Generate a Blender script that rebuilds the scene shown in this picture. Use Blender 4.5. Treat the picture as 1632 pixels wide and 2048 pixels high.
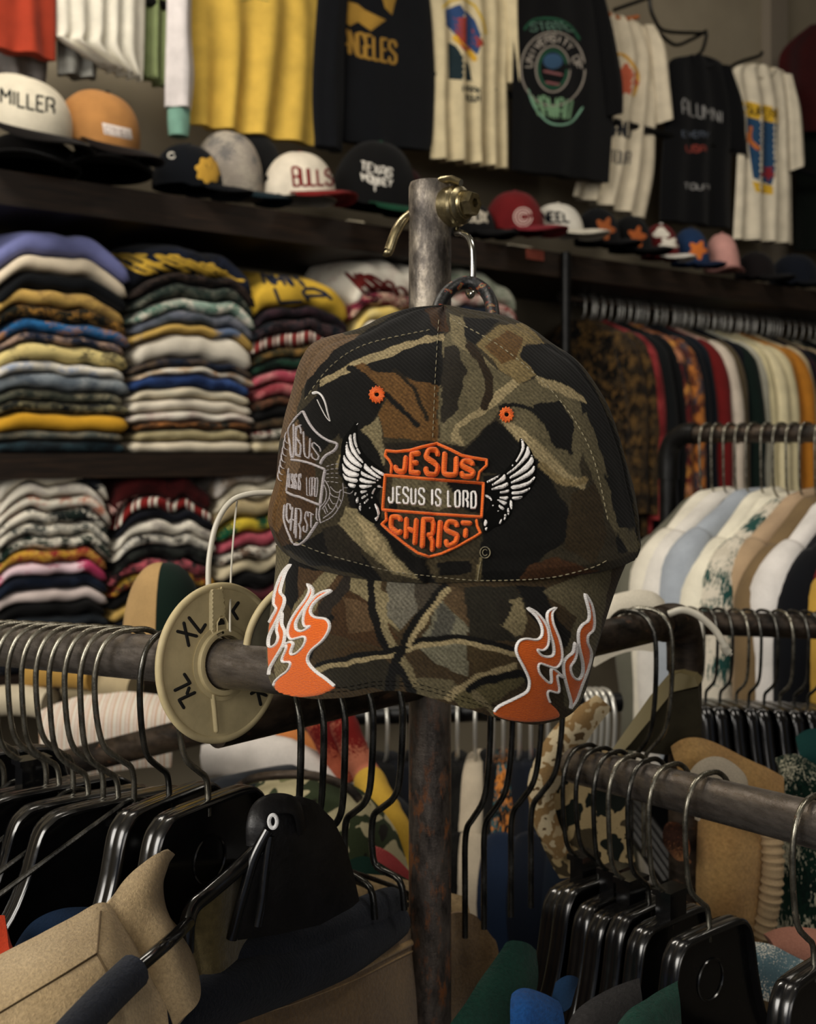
import bpy, bmesh, math, random
import numpy as np
from mathutils import Vector, Matrix, noise as mnoise
from mathutils.bvhtree import BVHTree
from mathutils.geometry import delaunay_2d_cdt
PI = math.pi
random.seed(7)
for _o in list(bpy.data.objects): bpy.data.objects.remove(_o)
SC = bpy.context.scene
COL = SC.collection
# ------------------------------------------------------------------ camera
F = 2300.0; HZ = 905.0; CX = 816.0; CZ = 1.5
cam_d = bpy.data.cameras.new('camera'); cam = bpy.data.objects.new('camera', cam_d); COL.objects.link(cam)
cam.location = (0, 0, CZ); cam.rotation_euler = (PI/2, 0, 0)
cam_d.sensor_fit = 'HORIZONTAL'; cam_d.sensor_width = 36; cam_d.lens = 36*F/1632; cam_d.shift_y = -119/1632
cam_d.clip_start = 0.02; cam_d.clip_end = 50
cam_d.dof.use_dof = True; cam_d.dof.focus_distance = 0.60; cam_d.dof.aperture_fstop = 17
SC.camera = cam
# ------------------------------------------------------------------ light
SC.view_settings.view_transform = 'Standard'; SC.view_settings.look = 'None'; SC.view_settings.gamma = 1
SC.view_settings.use_curve_mapping = False
SC.view_settings.exposure = 0.35
W = bpy.data.worlds.new('world'); SC.world = W; W.use_nodes = True
W.node_tree.nodes['Background'].inputs[0].default_value = (0.72, 0.80, 1.0, 1)
W.node_tree.nodes['Background'].inputs[1].default_value = 0.075
def area(name, loc, aim, size, sy, power, color, spread=PI):
    d = bpy.data.lights.new(name, 'AREA'); d.shape = 'RECTANGLE'; d.size = size; d.size_y = sy
    d.energy = power; d.color = color; d.spread = spread
    o = bpy.data.objects.new(name, d); COL.objects.link(o); o.location = loc
    o.rotation_euler = (Vector(aim)-Vector(loc)).to_track_quat('-Z', 'Y').to_euler(); return o
area('shop_window_light', (-2.3, -1.5, 2.7), (0.3, 1.6, 1.3), 2.4, 1.7, 92, (1.0, 0.95, 0.87))
area('ceiling_lamp_light', (-0.7, 1.5, 3.2), (-0.7, 2.4, 1.6), 0.9, 0.3, 17, (1.0, 0.92, 0.80))
area('ceiling_lamp_light', (1.3, 2.6, 3.2), (1.6, 3.3, 1.8), 0.9, 0.3, 8, (1.0, 0.92, 0.80))
area('ceiling_lamp_light', (0.9, 0.4, 3.0), (0.5, 1.2, 1.2), 0.8, 0.3, 6, (1.0, 0.93, 0.82))
area('added_front_fill', (0.5, -1.6, 1.9), (0.1, 0.7, 1.1), 1.2, 1.0, 7, (1.0, 0.93, 0.84))  # added fill, no real lamp: lifts the dark jackets at bottom centre
# ------------------------------------------------------------------ helpers
def P(px, py, Y): return Vector(((px-CX)/F*Y, Y, CZ-(py-HZ)/F*Y))
def lin(c):
    c = c/255.0
    return c/12.92 if c <= 0.04045 else ((c+0.055)/1.055)**2.4
def C4(c): return (lin(c[0]), lin(c[1]), lin(c[2]), 1.0)
WL = {}
class MB:
    def __init__(s): s.v = []; s.f = []; s.c = None
    def add(s, v, f, M=None):
        n = len(s.v)
        for p in v:
            p = Vector(p); s.v.append(M @ p if M is not None else p)
        s.f += [tuple(i+n for i in q) for q in f]
        return s
    def box(s, x0, x1, y0, y1, z0, z1, M=None):
        v = [(x, y, z) for x in (x0, x1) for y in (y0, y1) for z in (z0, z1)]
        return s.add(v, [(0,1,3,2),(4,6,7,5),(0,4,5,1),(2,3,7,6),(0,2,6,4),(1,5,7,3)], M)
    def grid(s, rows, closed_u=False, flip=False):
        n = len(s.v); m = len(rows[0])
        for r in rows: s.v += [Vector(p) for p in r]
        for i in range(len(rows)-1):
            for j in range(m if closed_u else m-1):
                a = n+i*m+j; b = n+i*m+(j+1) % m; q = (a, b, b+m, a+m)
                s.f.append(q[::-1] if flip else q)
        return s
    def sheet(s, rows, th, nrm=None):
        """open grid given thickness th (behind its normal)"""
        R = np.array([[tuple(p) for p in r] for r in rows], float)
        du = np.gradient(R, axis=1); dv = np.gradient(R, axis=0)
        N = np.cross(du, dv); L = np.linalg.norm(N, axis=2, keepdims=True); N = N/np.maximum(L, 1e-12)
        B = R - N*th
        h, w = R.shape[:2]; n = len(s.v)
        s.v += [Vector(p) for p in R.reshape(-1, 3)] + [Vector(p) for p in B.reshape(-1, 3)]
        o = h*w
        for i in range(h-1):
            for j in range(w-1):
                a = n+i*w+j
                s.f.append((a, a+w, a+w+1, a+1)); s.f.append((a+o, a+o+1, a+o+w+1, a+o+w))
        ring = [i*w for i in range(h)]+[(h-1)*w+j for j in range(1, w)]+[i*w+w-1 for i in range(h-2, -1, -1)]+[j for j in range(w-2, 0, -1)]
        for k in range(len(ring)):
            a = n+ring[k]; b = n+ring[(k+1) % len(ring)]
            s.f.append((a, a+o, b+o, b))
        return s
    def tube(s, pts, r, n=10, closed=False, cap=True, flat=1.0, up=None):
        pts = [Vector(p) for p in pts]; m = len(pts)
        rr = r if isinstance(r, (list, tuple)) else [r]*m
        T = []
        for i in range(m):
            a = pts[(i-1) % m] if closed or i > 0 else pts[i]; b = pts[(i+1) % m] if closed or i < m-1 else pts[i]
            T.append((b-a).normalized() if (b-a).length > 1e-9 else Vector((0, 0, 1)))
        u = Vector(up) if up else (Vector((0, 0, 1)) if abs(T[0].z) < .9 else Vector((1, 0, 0)))
        base = len(s.v)
        for i in range(m):
            u = (u - T[i]*u.dot(T[i]))
            if u.length < 1e-6: u = T[i].orthogonal()
            u.normalize(); w = T[i].cross(u)
            for k in range(n):
                a = 2*PI*k/n
                s.v.append(pts[i] + (u*math.cos(a)*flat + w*math.sin(a))*rr[i])
        for i in range(m if closed else m-1):
            for k in range(n):
                a = base+i*n+k; b = base+i*n+(k+1) % n; c = base+((i+1) % m)*n+(k+1) % n; d = base+((i+1) % m)*n+k
                s.f.append((a, b, c, d))
        if cap and not closed:
            s.f.append(tuple(base+k for k in range(n))[::-1]); s.f.append(tuple(base+(m-1)*n+k for k in range(n)))
        return s
    def lathe(s, prof, n=32, M=None, cap=True):
        base = len(s.v)
        for (r, h) in prof:
            for k in range(n):
                a = 2*PI*k/n; p = Vector((r*math.cos(a), r*math.sin(a), h)); s.v.append(M @ p if M is not None else p)
        for i in range(len(prof)-1):
            for k in range(n):
                s.f.append((base+i*n+k, base+i*n+(k+1) % n, base+(i+1)*n+(k+1) % n, base+(i+1)*n+k))
        if cap:
            s.f.append(tuple(base+k for k in range(n))[::-1]); s.f.append(tuple(base+(len(prof)-1)*n+k for k in range(n)))
        return s
    def poly(s, pts, d0, d1, M=None):
        """2-D outline (x,y) extruded from z=d0 to d1"""
        n = len(pts); v = [(p[0], p[1], d0) for p in pts]+[(p[0], p[1], d1) for p in pts]
        f = [tuple(range(n))[::-1], tuple(range(n, 2*n))]+[(i, (i+1) % n, n+(i+1) % n, n+i) for i in range(n)]
        return s.add(v, f, M)
def obj(name, mb, m, parent=None, smooth=True, loc=None, local=False, cols=None, angle=40):
    """one mesh object; mb is in world coordinates unless local"""
    v = mb.v
    if not local:
        if loc is None:
            A = np.array([tuple(p) for p in v]); loc = Vector((A[:, 0].mean(), A[:, 1].mean(), A[:, 2].min()))
        loc = Vector(loc); v = [p-loc for p in v]
    me = bpy.data.meshes.new(name); me.from_pydata([tuple(p) for p in v], [], mb.f); me.update()
    if smooth:
        me.polygons.foreach_set('use_smooth', [True]*len(me.polygons))
        if angle:
            try: me.set_sharp_from_angle(angle=math.radians(angle))
            except Exception: pass
    if cols is not None:
        at = me.color_attributes.new('Col', 'FLOAT_COLOR', 'POINT')
        at.data.foreach_set('color', np.asarray(cols, dtype=np.float32).reshape(-1))
    me.materials.append(m)
    o = bpy.data.objects.new(name, me); COL.objects.link(o)
    if parent is not None: o.parent = parent
    if not local:
        WL[o.name] = loc
        o.location = loc - (WL[parent.name] if parent is not None else Vector())
    return o
def thing(name, label, cat, loc=(0, 0, 0), group=None, rot=(0, 0, 0)):
    o = bpy.data.objects.new(name, None); COL.objects.link(o); o.empty_display_size = .02
    o.location = loc; o.rotation_euler = rot; WL[o.name] = Vector(loc)
    return tag(o, label, cat, group)
def tag(o, label, cat, group=None):
    o['label'] = label; o['category'] = cat
    if group: o['group'] = group
    return o
def struct(name, mb, m, **k):
    o = obj(name, mb, m, **k); o['kind'] = 'structure'; return o
def dup(root, loc, rotz=None, label=None, group=None, recolor=None):
    r = root.copy(); COL.objects.link(r); r.location = loc
    if rotz is not None: r.rotation_euler = (0, 0, rotz)
    if label: r['label'] = label
    if group: r['group'] = group
    for ch in list(root.children):
        c = ch.copy(); COL.objects.link(c); c.parent = r
        for g in list(ch.children):
            d = g.copy(); COL.objects.link(d); d.parent = c
    return r
def cr(pts, k=6, closed=False):
    """Catmull-Rom through tuples of any length"""
    A = [np.array(p, float) for p in pts]; n = len(A); out = []
    for i in range(n if closed else n-1):
        p0 = A[(i-1) % n] if closed or i > 0 else A[0]; p1 = A[i]; p2 = A[(i+1) % n]
        p3 = A[(i+2) % n] if closed or i+2 < n else A[n-1]
        for j in range(k):
            t = j/k
            out.append(.5*((2*p1)+(-p0+p2)*t+(2*p0-5*p1+4*p2-p3)*t*t+(-p0+3*p1-3*p2+p3)*t**3))
    if not closed: out.append(A[-1])
    return out
def patch(ctrl, nu, nv):
    """bicubic surface through a grid of control tuples"""
    rows = [cr(r, nu) for r in ctrl]; cols = list(zip(*rows))
    cc = [cr(list(c), nv) for c in cols]; return [list(r) for r in zip(*cc)]
# ------------------------------------------------------------------ materials
class NT:
    def __init__(s, name):
        s.m = bpy.data.materials.new(name); s.m.use_nodes = True; s.t = s.m.node_tree; s.b = s.t.nodes['Principled BSDF']
    def n(s, typ, **k):
        nd = s.t.nodes.new(typ)
        for a, v in k.items():
            if hasattr(nd, a) and a not in nd.inputs: setattr(nd, a, v)
            elif a in nd.inputs: nd.inputs[a].default_value = v
            elif a.replace('_', ' ') in nd.inputs: nd.inputs[a.replace('_', ' ')].default_value = v
        return nd
    def l(s, a, b): s.t.links.new(a, b)
    def coord(s, scale=(1, 1, 1), rot=(0, 0, 0)):
        tc = s.n('ShaderNodeTexCoord'); mp = s.n('ShaderNodeMapping'); s.l(tc.outputs['Object'], mp.inputs['Vector'])
        mp.inputs['Scale'].default_value = scale; mp.inputs['Rotation'].default_value = rot; return mp.outputs[0]
    def noise(s, vec, scale, detail=3, rough=.5):
        nd = s.n('ShaderNodeTexNoise'); nd.inputs['Scale'].default_value = scale; nd.inputs['Detail'].default_value = detail
        nd.inputs['Roughness'].default_value = rough; s.l(vec, nd.inputs['Vector']); return nd.outputs[0]
    def ramp(s, fac, stops, interp='LINEAR'):
        r = s.n('ShaderNodeValToRGB'); r.color_ramp.interpolation = interp; e = r.color_ramp.elements
        while len(e) < len(stops): e.new(.5)
        for i, (p, c) in enumerate(stops): e[i].position = p; e[i].color = c if len(c) == 4 else C4(c)
        s.l(fac, r.inputs[0]); return r.outputs[0]
    def mix(s, fac, a, b, mode='MIX'):
        m = s.n('ShaderNodeMix', data_type='RGBA', blend_type=mode)
        for i, x in ((0, fac), (6, a), (7, b)):
            if isinstance(x, (int, float)): m.inputs[i].default_value = x
            elif isinstance(x, tuple): m.inputs[i].default_value = x
            else: s.l(x, m.inputs[i])
        return m.outputs[2]
    def bump(s, h, strength, dist=.001):
        b = s.n('ShaderNodeBump'); b.inputs['Strength'].default_value = strength; b.inputs['Distance'].default_value = dist
        s.l(h, b.inputs['Height']); s.l(b.outputs[0], s.b.inputs['Normal']); return b
    def base(s, c):
        if isinstance(c, tuple): s.b.inputs['Base Color'].default_value = c
        else: s.l(c, s.b.inputs['Base Color'])
    def set(s, rough=.8, metal=0, spec=.3, sheen=0):
        s.b.inputs['Roughness'].default_value = rough; s.b.inputs['Metallic'].default_value = metal
        s.b.inputs['Specular IOR Level'].default_value = spec
        if sheen: s.b.inputs['Sheen Weight'].default_value = sheen
        return s
def g4(v): return (v, v, v, 1)
_FC = {}
def fabric(c, c2=None, kind='plain', scale=1.0):
    """cloth in one colour, or a printed / knitted pattern of two or more"""
    def tone(q):
        L = .3*q[0]+.59*q[1]+.11*q[2]; k = .86; f = .45 if L < 45 else (.45+.55*(L-45)/75 if L < 120 else 1.)
        return tuple((L+(x-L)*k)*f for x in q)
    c = tone(c); c2 = tuple(tone(q) for q in c2) if c2 else c2
    key = (c, c2, kind, scale)
    if key in _FC: return _FC[key]
    t = NT('cloth_'+kind); t.set(.92, 0, .10, .05); v = t.coord()
    fine = t.noise(v, 900, 2); big = t.noise(v, 25, 3)
    if kind == 'plain': col = t.mix(t.ramp(big, [(.3, g4(0)), (.7, g4(1))]), C4(tuple(x*.9 for x in c)), C4(c))
    elif kind == 'print':      # blotchy all-over print
        cs = [c]+list(c2); vo = t.n('ShaderNodeTexVoronoi'); vo.inputs['Scale'].default_value = 42*scale; t.l(t.mix(.06, v, t.n('ShaderNodeTexNoise', Scale=30).outputs[1]), vo.inputs['Vector'])
        sep = t.n('ShaderNodeSeparateColor'); t.l(vo.outputs['Color'], sep.inputs[0])
        col = t.ramp(sep.outputs[0], [(i/len(cs), q) for i, q in enumerate(cs)], 'CONSTANT')
    elif kind == 'stripe':     # vertical bars seen along the fold
        sp = t.n('ShaderNodeSeparateXYZ'); t.l(v, sp.inputs[0]); mm = t.n('ShaderNodeMath', operation='MULTIPLY'); t.l(sp.outputs[0], mm.inputs[0]); mm.inputs[1].default_value = 38*scale
        fr = t.n('ShaderNodeMath', operation='FRACT'); t.l(mm.outputs[0], fr.inputs[0])
        cs = [c]+list(c2); st = [(0, c), (.5, cs[1])]+([(.62, cs[2]), (.8, cs[1])] if len(cs) > 2 else [])
        col = t.ramp(fr.outputs[0], st, 'CONSTANT')
    elif kind == 'camo':
        cs = [c]+list(c2); k = len(cs); nz = t.noise(v, 26*scale, 2.5, .55)
        col = t.ramp(nz, [(.3+.45*i/k if i else 0, q) for i, q in enumerate(cs)], 'CONSTANT')
    col = t.mix(.25, col, t.ramp(fine, [(.35, g4(.55)), (.65, g4(1.25))]), 'MULTIPLY')
    t.base(col); t.bump(fine, .35, .0008); _FC[key] = t.m; return t.m
def plain(name, c, rough=.5, metal=0, spec=.4, bump=0, bscale=300, var=0, vscale=60, coat=0):
    t = NT(name); t.set(rough, metal, spec); v = t.coord()
    if var:
        t.base(t.mix(t.ramp(t.noise(v, vscale, 5, .6), [(.35, g4(0)), (.65, g4(1))]), C4(tuple(x*(1-var) for x in c)), C4(tuple(min(255, x*(1+var)) for x in c))))
    else: t.base(C4(c))
    if bump: t.bump(t.noise(v, bscale, 4), bump, .001)
    if coat: t.b.inputs['Coat Weight'].default_value = coat; t.b.inputs['Coat Roughness'].default_value = .1
    return t.m
def worn_steel(name, dark, light, rust=None, rustamt=.6, rough=.35, metal=.85, stretch=(1, 1, .25), vs=70):
    t = NT(name); t.set(rough, metal, .5); v = t.coord(stretch); v2 = t.coord()
    n1 = t.noise(v, vs, 6, .65); c = t.ramp(n1, [(.38, dark), (.62, light)])
    if rust:
        n2 = t.noise(v, vs*1.7, 8, .7); f = t.ramp(n2, [(rustamt, g4(0)), (rustamt+.06, g4(1))])
        c = t.mix(f, c, C4(rust)); inv = t.ramp(f, [(0, g4(metal)), (1, g4(.1))]); t.l(inv, t.b.inputs['Metallic'])
    t.base(c); t.l(t.ramp(t.noise(v, vs*2.5, 6, .7), [(.3, g4(rough*.65)), (.7, g4(min(1, rough*1.7)))]), t.b.inputs['Roughness'])
    t.bump(t.noise(v2, 500, 5, .65), .25, .0006); return t.m
def vcol_mat(name, rough=.9, weave=False, sheen=.1, grain=.35, gs=1500):
    t = NT(name); t.set(rough, 0, .12, sheen); at = t.n('ShaderNodeAttribute', attribute_name='Col'); v = t.coord()
    n = t.noise(v, gs, 3, .6); c = t.mix(grain, at.outputs['Color'], t.ramp(n, [(.3, g4(.35)), (.72, g4(1.7))]), 'MULTIPLY')
    if weave:
        wv = t.n('ShaderNodeTexWave', wave_type='BANDS', bands_direction='DIAGONAL'); wv.inputs['Scale'].default_value = 270; wv.inputs['Distortion'].default_value = 1.2
        wv.inputs['Detail Scale'].default_value = 40; t.l(t.coord((1, 0, 1)), wv.inputs['Vector'])
        c = t.mix(.28, c, t.ramp(wv.outputs[1], [(.2, g4(.45)), (.8, g4(1.35))]), 'MULTIPLY')
        g2 = t.noise(v, 60, 6, .75); c = t.mix(.5, c, t.ramp(g2, [(.3, g4(.55)), (.7, g4(1.25))]), 'MULTIPLY')
        t.bump(wv.outputs[1], .5, .0004)
    else: t.bump(n, .3, .0006)
    t.base(c); return t.m
# ------------------------------------------------------------------ stroke lettering
FONT = {
 'A': [[(0,1),(0,.3),(.3,0),(.7,0),(1,.3),(1,1)], [(0,.6),(1,.6)]], 'B': [[(0,0),(0,1),(.8,1),(1,.85),(1,.62),(.8,.5),(0,.5)], [(0,0),(.8,0),(1,.12),(1,.38),(.8,.5)]],
 'C': [[(1,.28),(1,.12),(.8,0),(.2,0),(0,.15),(0,.85),(.2,1),(.8,1),(1,.88),(1,.72)]], 'D': [[(0,0),(0,1),(.75,1),(1,.8),(1,.2),(.75,0),(0,0)]],
 'E': [[(1,0),(0,0),(0,1),(1,1)], [(0,.48),(.8,.48)]], 'F': [[(1,0),(0,0),(0,1)], [(0,.48),(.8,.48)]],
 'G': [[(1,.25),(1,.12),(.8,0),(.2,0),(0,.15),(0,.85),(.2,1),(.8,1),(1,.85),(1,.55),(.6,.55)]], 'H': [[(0,0),(0,1)], [(1,0),(1,1)], [(0,.5),(1,.5)]],
 'I': [[(.5,0),(.5,1)]], 'J': [[(1,0),(1,.82),(.8,1),(.22,1),(0,.84),(0,.64)]], 'K': [[(0,0),(0,1)], [(1,0),(0,.55)], [(.35,.4),(1,1)]],
 'L': [[(0,0),(0,1),(1,1)]], 'M': [[(0,1),(0,0),(.5,.55),(1,0),(1,1)]], 'N': [[(0,1),(0,0),(1,1),(1,0)]], 'O': [[(.2,0),(.8,0),(1,.15),(1,.85),(.8,1),(.2,1),(0,.85),(0,.15),(.2,0)]],
 'P': [[(0,1),(0,0),(.8,0),(1,.15),(1,.4),(.8,.55),(0,.55)]], 'R': [[(0,1),(0,0),(.8,0),(1,.13),(1,.38),(.8,.5),(.3,.5)], [(.6,.5),(1,.66),(1,1)]],
 'S': [[(1,.26),(1,.12),(.8,0),(.2,0),(0,.14),(0,.34),(1,.62),(1,.86),(.8,1),(.2,1),(0,.86),(0,.72)]], 'T': [[(0,0),(1,0)], [(.5,0),(.5,1)]],
 'U': [[(0,0),(0,.85),(.2,1),(.8,1),(1,.85),(1,0)]], 'V': [[(0,0),(.5,1),(1,0)]], 'W': [[(0,0),(.25,1),(.5,.4),(.75,1),(1,0)]],
 'X': [[(0,0),(1,1)], [(1,0),(0,1)]], 'Y': [[(0,0),(.5,.5),(1,0)], [(.5,.5),(.5,1)]], 'Z': [[(0,0),(1,0),(0,1),(1,1)]], '1': [[(.3,.15),(.6,0),(.6,1)]], '9': [[(1,.45),(.2,.45),(0,.3),(0,.12),(.2,0),(.8,0),(1,.12),(1,.85),(.8,1),(.1,1)]],
}
def quadmap(q):
    a, b, c, d = [np.array(x, float) for x in q]   # TL TR BR BL
    return lambda u, v: (a*(1-u)+b*u)*(1-v)+(d*(1-u)+c*u)*v
def letters(txt, q, gap=.28):
    """strokes of a word laid in quad q"""
    m = quadmap(q); ws = [(.45 if ch in 'I1' else .5 if ch == ' ' else 1.25 if ch in 'MW' else 1.) for ch in txt]
    tot = sum(ws)+gap*(len(txt)-1); x = 0; out = []
    for ch, w in zip(txt, ws):
        for st in FONT.get(ch, []): out.append([tuple(m((x+u*w)/tot, v)) for u, v in st])
        x += w+gap
    return out
# ------------------------------------------------------------------ stitching laid on a surface seen from the front
class Surf:
    def __init__(s, mb): s.b = BVHTree.FromPolygons([tuple(v) for v in mb.v], mb.f); s.last = .55; s.o = Vector((0, 0, CZ))
    def hit(s, px, py):
        d = (P(px, py, 1.)-s.o).normalized(); loc, n, i, dist = s.b.ray_cast(s.o, d)
        if loc is None:
            loc, n, i, dist = s.b.find_nearest(P(px, py, s.last))
        if n.dot(d) > 0: n = -n
        s.last = loc.y; return loc, n
def resample(pts, step, closed=False):
    p = [np.array(q, float)[:2] for q in pts]
    if closed: p.append(p[0])
    out = []
    for a, b in zip(p[:-1], p[1:]):
        k = max(1, int(round(np.linalg.norm(b-a)/step)))
        for j in range(k): out.append(a+(b-a)*j/k)
    if not closed: out.append(p[-1])
    return out
def stroke(mb, S, pts, w, h, closed=False, step=2.2, taper=False, dash=0):
    pts = resample(pts, step, closed); n = len(pts)
    if dash:
        i = 0
        while i < n-2:
            j = min(n-1, i+dash); stroke(mb, S, pts[i:j+1], w, h, step=step); i = j+max(1, dash//2)
        return
    rows = []
    for i, p in enumerate(pts):
        a = pts[(i-1) % n] if closed or i > 0 else pts[i]; b = pts[(i+1) % n] if closed or i < n-1 else pts[i]
        t = b-a; L = np.linalg.norm(t); t = t/L if L > 1e-6 else np.array((1., 0)); nn = np.array((-t[1], t[0]))
        ww = w if not callable(w) else w(i/max(1, n-1))
        e = 1.0
        if not closed:
            dd = min(i, n-1-i)*step
            if dd < ww*.45: e = math.sqrt(max(.12, 1-(1-dd/(ww*.45))**2))
        row = []
        for o, hh in ((-1, 0), (-.72, .62), (-.3, .95), (0, 1.), (.3, .95), (.72, .62), (1, 0)):
            q = p+nn*o*ww*.5*e; loc, nm = S.hit(q[0], q[1]); row.append(loc+nm*(h*hh*e+.00008))
        rows.append(row)
    if closed: rows.append(rows[0])
    if len(rows) > 1: mb.grid(rows)
def seg_dist(P_, poly):
    A = np.array(poly); B = np.roll(A, -1, axis=0); d = np.full(len(P_), 1e9)
    for a, b in zip(A, B):
        ab = b-a; t = np.clip(((P_-a)@ab)/max(1e-9, ab@ab), 0, 1); d = np.minimum(d, np.linalg.norm(P_-(a+t[:, None]*ab), axis=1))
    return d
def inside(P_, poly):
    A = np.array(poly, float); x, y = P_[:, 0], P_[:, 1]; r = np.zeros(len(P_), bool); n = len(A)
    for i in range(n):
        x1, y1 = A[i]; x2, y2 = A[(i+1) % n]
        if y1 == y2: continue
        c = ((y1 > y) != (y2 > y)) & (x < (x2-x1)*(y-y1)/(y2-y1)+x1); r ^= c
    return r
def fill(mb, S, poly, h, step=4.5, edge=3.0, bstep=3.):
    poly = np.array(resample(poly, bstep, True)); lo = poly.min(0); hi = poly.max(0)
    g = np.array([(x+(step/2 if k % 2 else 0), y) for k, y in enumerate(np.arange(lo[1], hi[1], step*.87)) for x in np.arange(lo[0], hi[0], step)])
    if len(g):
        ok = inside(g, poly); g = g[ok]
        if len(g): g = g[seg_dist(g, poly) > 1.3]
    n = len(poly); vs = [Vector(p) for p in poly]+[Vector(p) for p in g]
    v2, e2, f2, _, _, _ = delaunay_2d_cdt(vs, [(i, (i+1) % n) for i in range(n)], [tuple(range(n))], 1, 1e-4)
    if not len(v2): return
    A = np.array([tuple(v) for v in v2]); d = seg_dist(A, poly); out = []
    for p, q in zip(A, d):
        loc, nm = S.hit(p[0], p[1]); out.append(loc+nm*(h*min(1, (q/edge))**.6+.00006))
    mb.add(out, [tuple(f) for f in f2])
# ================================================================== shop frame: wall that runs off to the right
Y0 = 2.24; WA = Vector((-816/F*Y0, Y0, 0)); WD = Vector((.792, .611, 0)).normalized(); WN = Vector((WD.y, -WD.x, 0))
WANG = math.atan2(WD.y, WD.x)
def Wp(s, t, z): v = WA+WD*s+WN*t; return Vector((v.x, v.y, z))
def Ws(px, t=0):      # distance along the wall at which column px is met, t in front of the shelf edge
    k = (px-CX)/F; a = WA+WN*t; return (k*a.y-a.x)/(WD.x-k*WD.y)
def Wq(px, py, t=0):  # (s, z) of a pixel on the plane t
    s = Ws(px, t); v = WA+WD*s+WN*t; return s, CZ-(py-HZ)/F*v.y
M_wall = NT('painted_plaster'); M_wall.set(.9, 0, .15); _v = M_wall.coord()
M_wall.base(M_wall.mix(M_wall.ramp(M_wall.noise(_v, 3, 5), [(.35, g4(0)), (.65, g4(1))]), C4((128, 118, 100)), C4((146, 136, 116)))); M_wall.bump(M_wall.noise(_v, 120, 3), .1); M_wall = M_wall.m
M_floor = plain('concrete_floor', (70, 66, 60), .6, var=.2, vscale=8, bump=.1)
M_ceil = plain('ceiling_paint', (150, 144, 130), .95)
M_wood = NT('dark_shelf_wood'); M_wood.set(.55, 0, .3); _v = M_wood.coord((1, 1, 14), (0, 0, WANG))
M_wood.base(M_wood.ramp(M_wood.noise(_v, 9, 6, .65), [(.3, (16, 11, 8)), (.6, (38, 27, 19)), (.85, (62, 44, 29))])); M_wood.bump(M_wood.noise(_v, 40, 4), .2); M_wood = M_wood.m
b = MB(); v = [Wp(-1.6, -.40, 0), Wp(5, -.40, 0), Wp(5, -.52, 0), Wp(-1.6, -.52, 0)]
v = v+[p+Vector((0, 0, 3.4)) for p in v]; b.add(v, [(0,3,2,1),(4,5,6,7),(0,1,5,4),(1,2,6,5),(2,3,7,6),(3,0,4,7)]); struct('wall_back', b, M_wall, smooth=False)
struct('floor', MB().box(-4.2, 5.5, -3, 6.5, -.1, 0), M_floor, smooth=False)
struct('ceiling', MB().box(-4.2, 5.5, -3, 6.5, 3.4, 3.5), M_ceil, smooth=False)
struct('wall_right', MB().box(4.6, 4.75, -3, 5.2, 0, 3.4), M_wall, smooth=False)
struct('wall_left', MB().box(-3.4, -3.25, -3, 2.2, 0, 3.4), M_wall, smooth=False)
def wbox(b, s0, s1, t0, t1, z0, z1):
    v = [Wp(s, t, z) for s in (s0, s1) for t in (t0, t1) for z in (z0, z1)]
    return b.add(v, [(0,1,3,2),(4,6,7,5),(0,4,5,1),(2,3,7,6),(0,2,6,4),(1,5,7,3)])
struct('trim_1', wbox(MB(), Ws(1528, -.39), Ws(1562, -.39), -.41, -.36, 1.5, 3.39), plain('trim_paint', (120, 110, 96), .8), smooth=False)
# ------------------------------------------------------------------ worn steel post and its clamp
M_post = NT('rusty_post_steel'); M_post.set(.4, .6, .5); _v = M_post.coord((1, 1, .45))
_n = M_post.ramp(M_post.noise(_v, 60, 7, .68), [(.38, (58, 53, 49)), (.48, (98, 91, 84)), (.60, (160, 150, 136))])
_tc = M_post.n('ShaderNodeTexCoord'); _sx = M_post.n('ShaderNodeSeparateXYZ'); M_post.l(_tc.outputs['Object'], _sx.inputs[0])
_r = M_post.ramp(M_post.noise(_v, 110, 8, .72), [(.52, g4(0)), (.62, g4(1))])
_lo = M_post.n('ShaderNodeMapRange'); _lo.inputs['From Min'].default_value = 1.36; _lo.inputs['From Max'].default_value = 1.26; M_post.l(_sx.outputs[2], _lo.inputs[0])
_rf = M_post.n('ShaderNodeMath', operation='MULTIPLY'); M_post.l(_r, _rf.inputs[0]); M_post.l(_lo.outputs[0], _rf.inputs[1])
_dk = M_post.n('ShaderNodeMapRange'); _dk.inputs['From Min'].default_value = 1.45; _dk.inputs['From Max'].default_value = 1.30; M_post.l(_sx.outputs[2], _dk.inputs[0])
_n = M_post.mix(_dk.outputs[0], _n, M_post.ramp(M_post.noise(_v, 90, 7, .7), [(.35, (54, 49, 46)), (.65, (118, 108, 100))]))
M_post.base(M_post.mix(_rf.outputs[0], _n, C4((122, 76, 44)))); M_post.l(M_post.ramp(_rf.outputs[0], [(0, g4(.6)), (1, g4(.05))]), M_post.b.inputs['Metallic'])
M_post.l(M_post.ramp(M_post.noise(_v, 160, 7, .7), [(.3, g4(.2)), (.7, g4(.6))]), M_post.b.inputs['Roughness']); M_post.bump(M_post.noise(M_post.coord(), 380, 6, .7), .5, .0008); M_post = M_post.m
M_rail = worn_steel('worn_rail_steel', (112, 105, 100), (146, 138, 132), (92, 66, 46), 0.72, .26, .82, (.3, .3, 1.6), 90)
M_rail2 = worn_steel('dark_rail_steel', (34, 30, 27), (78, 66, 55), (88, 58, 36), .6, .42, .7, (.4, .4, 1), 60)
M_brass = plain('nickel_brass', (152, 140, 108), .3, .95, bump=.12, bscale=250, var=.2, vscale=120)
M_steel = plain('bright_steel', (185, 185, 180), .16, 1)
M_hook = worn_steel('hook_wire_steel', (96, 92, 82), (160, 156, 142), (88, 64, 44), .62, .24, .9, (1, 1, .4), 90)
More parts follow.
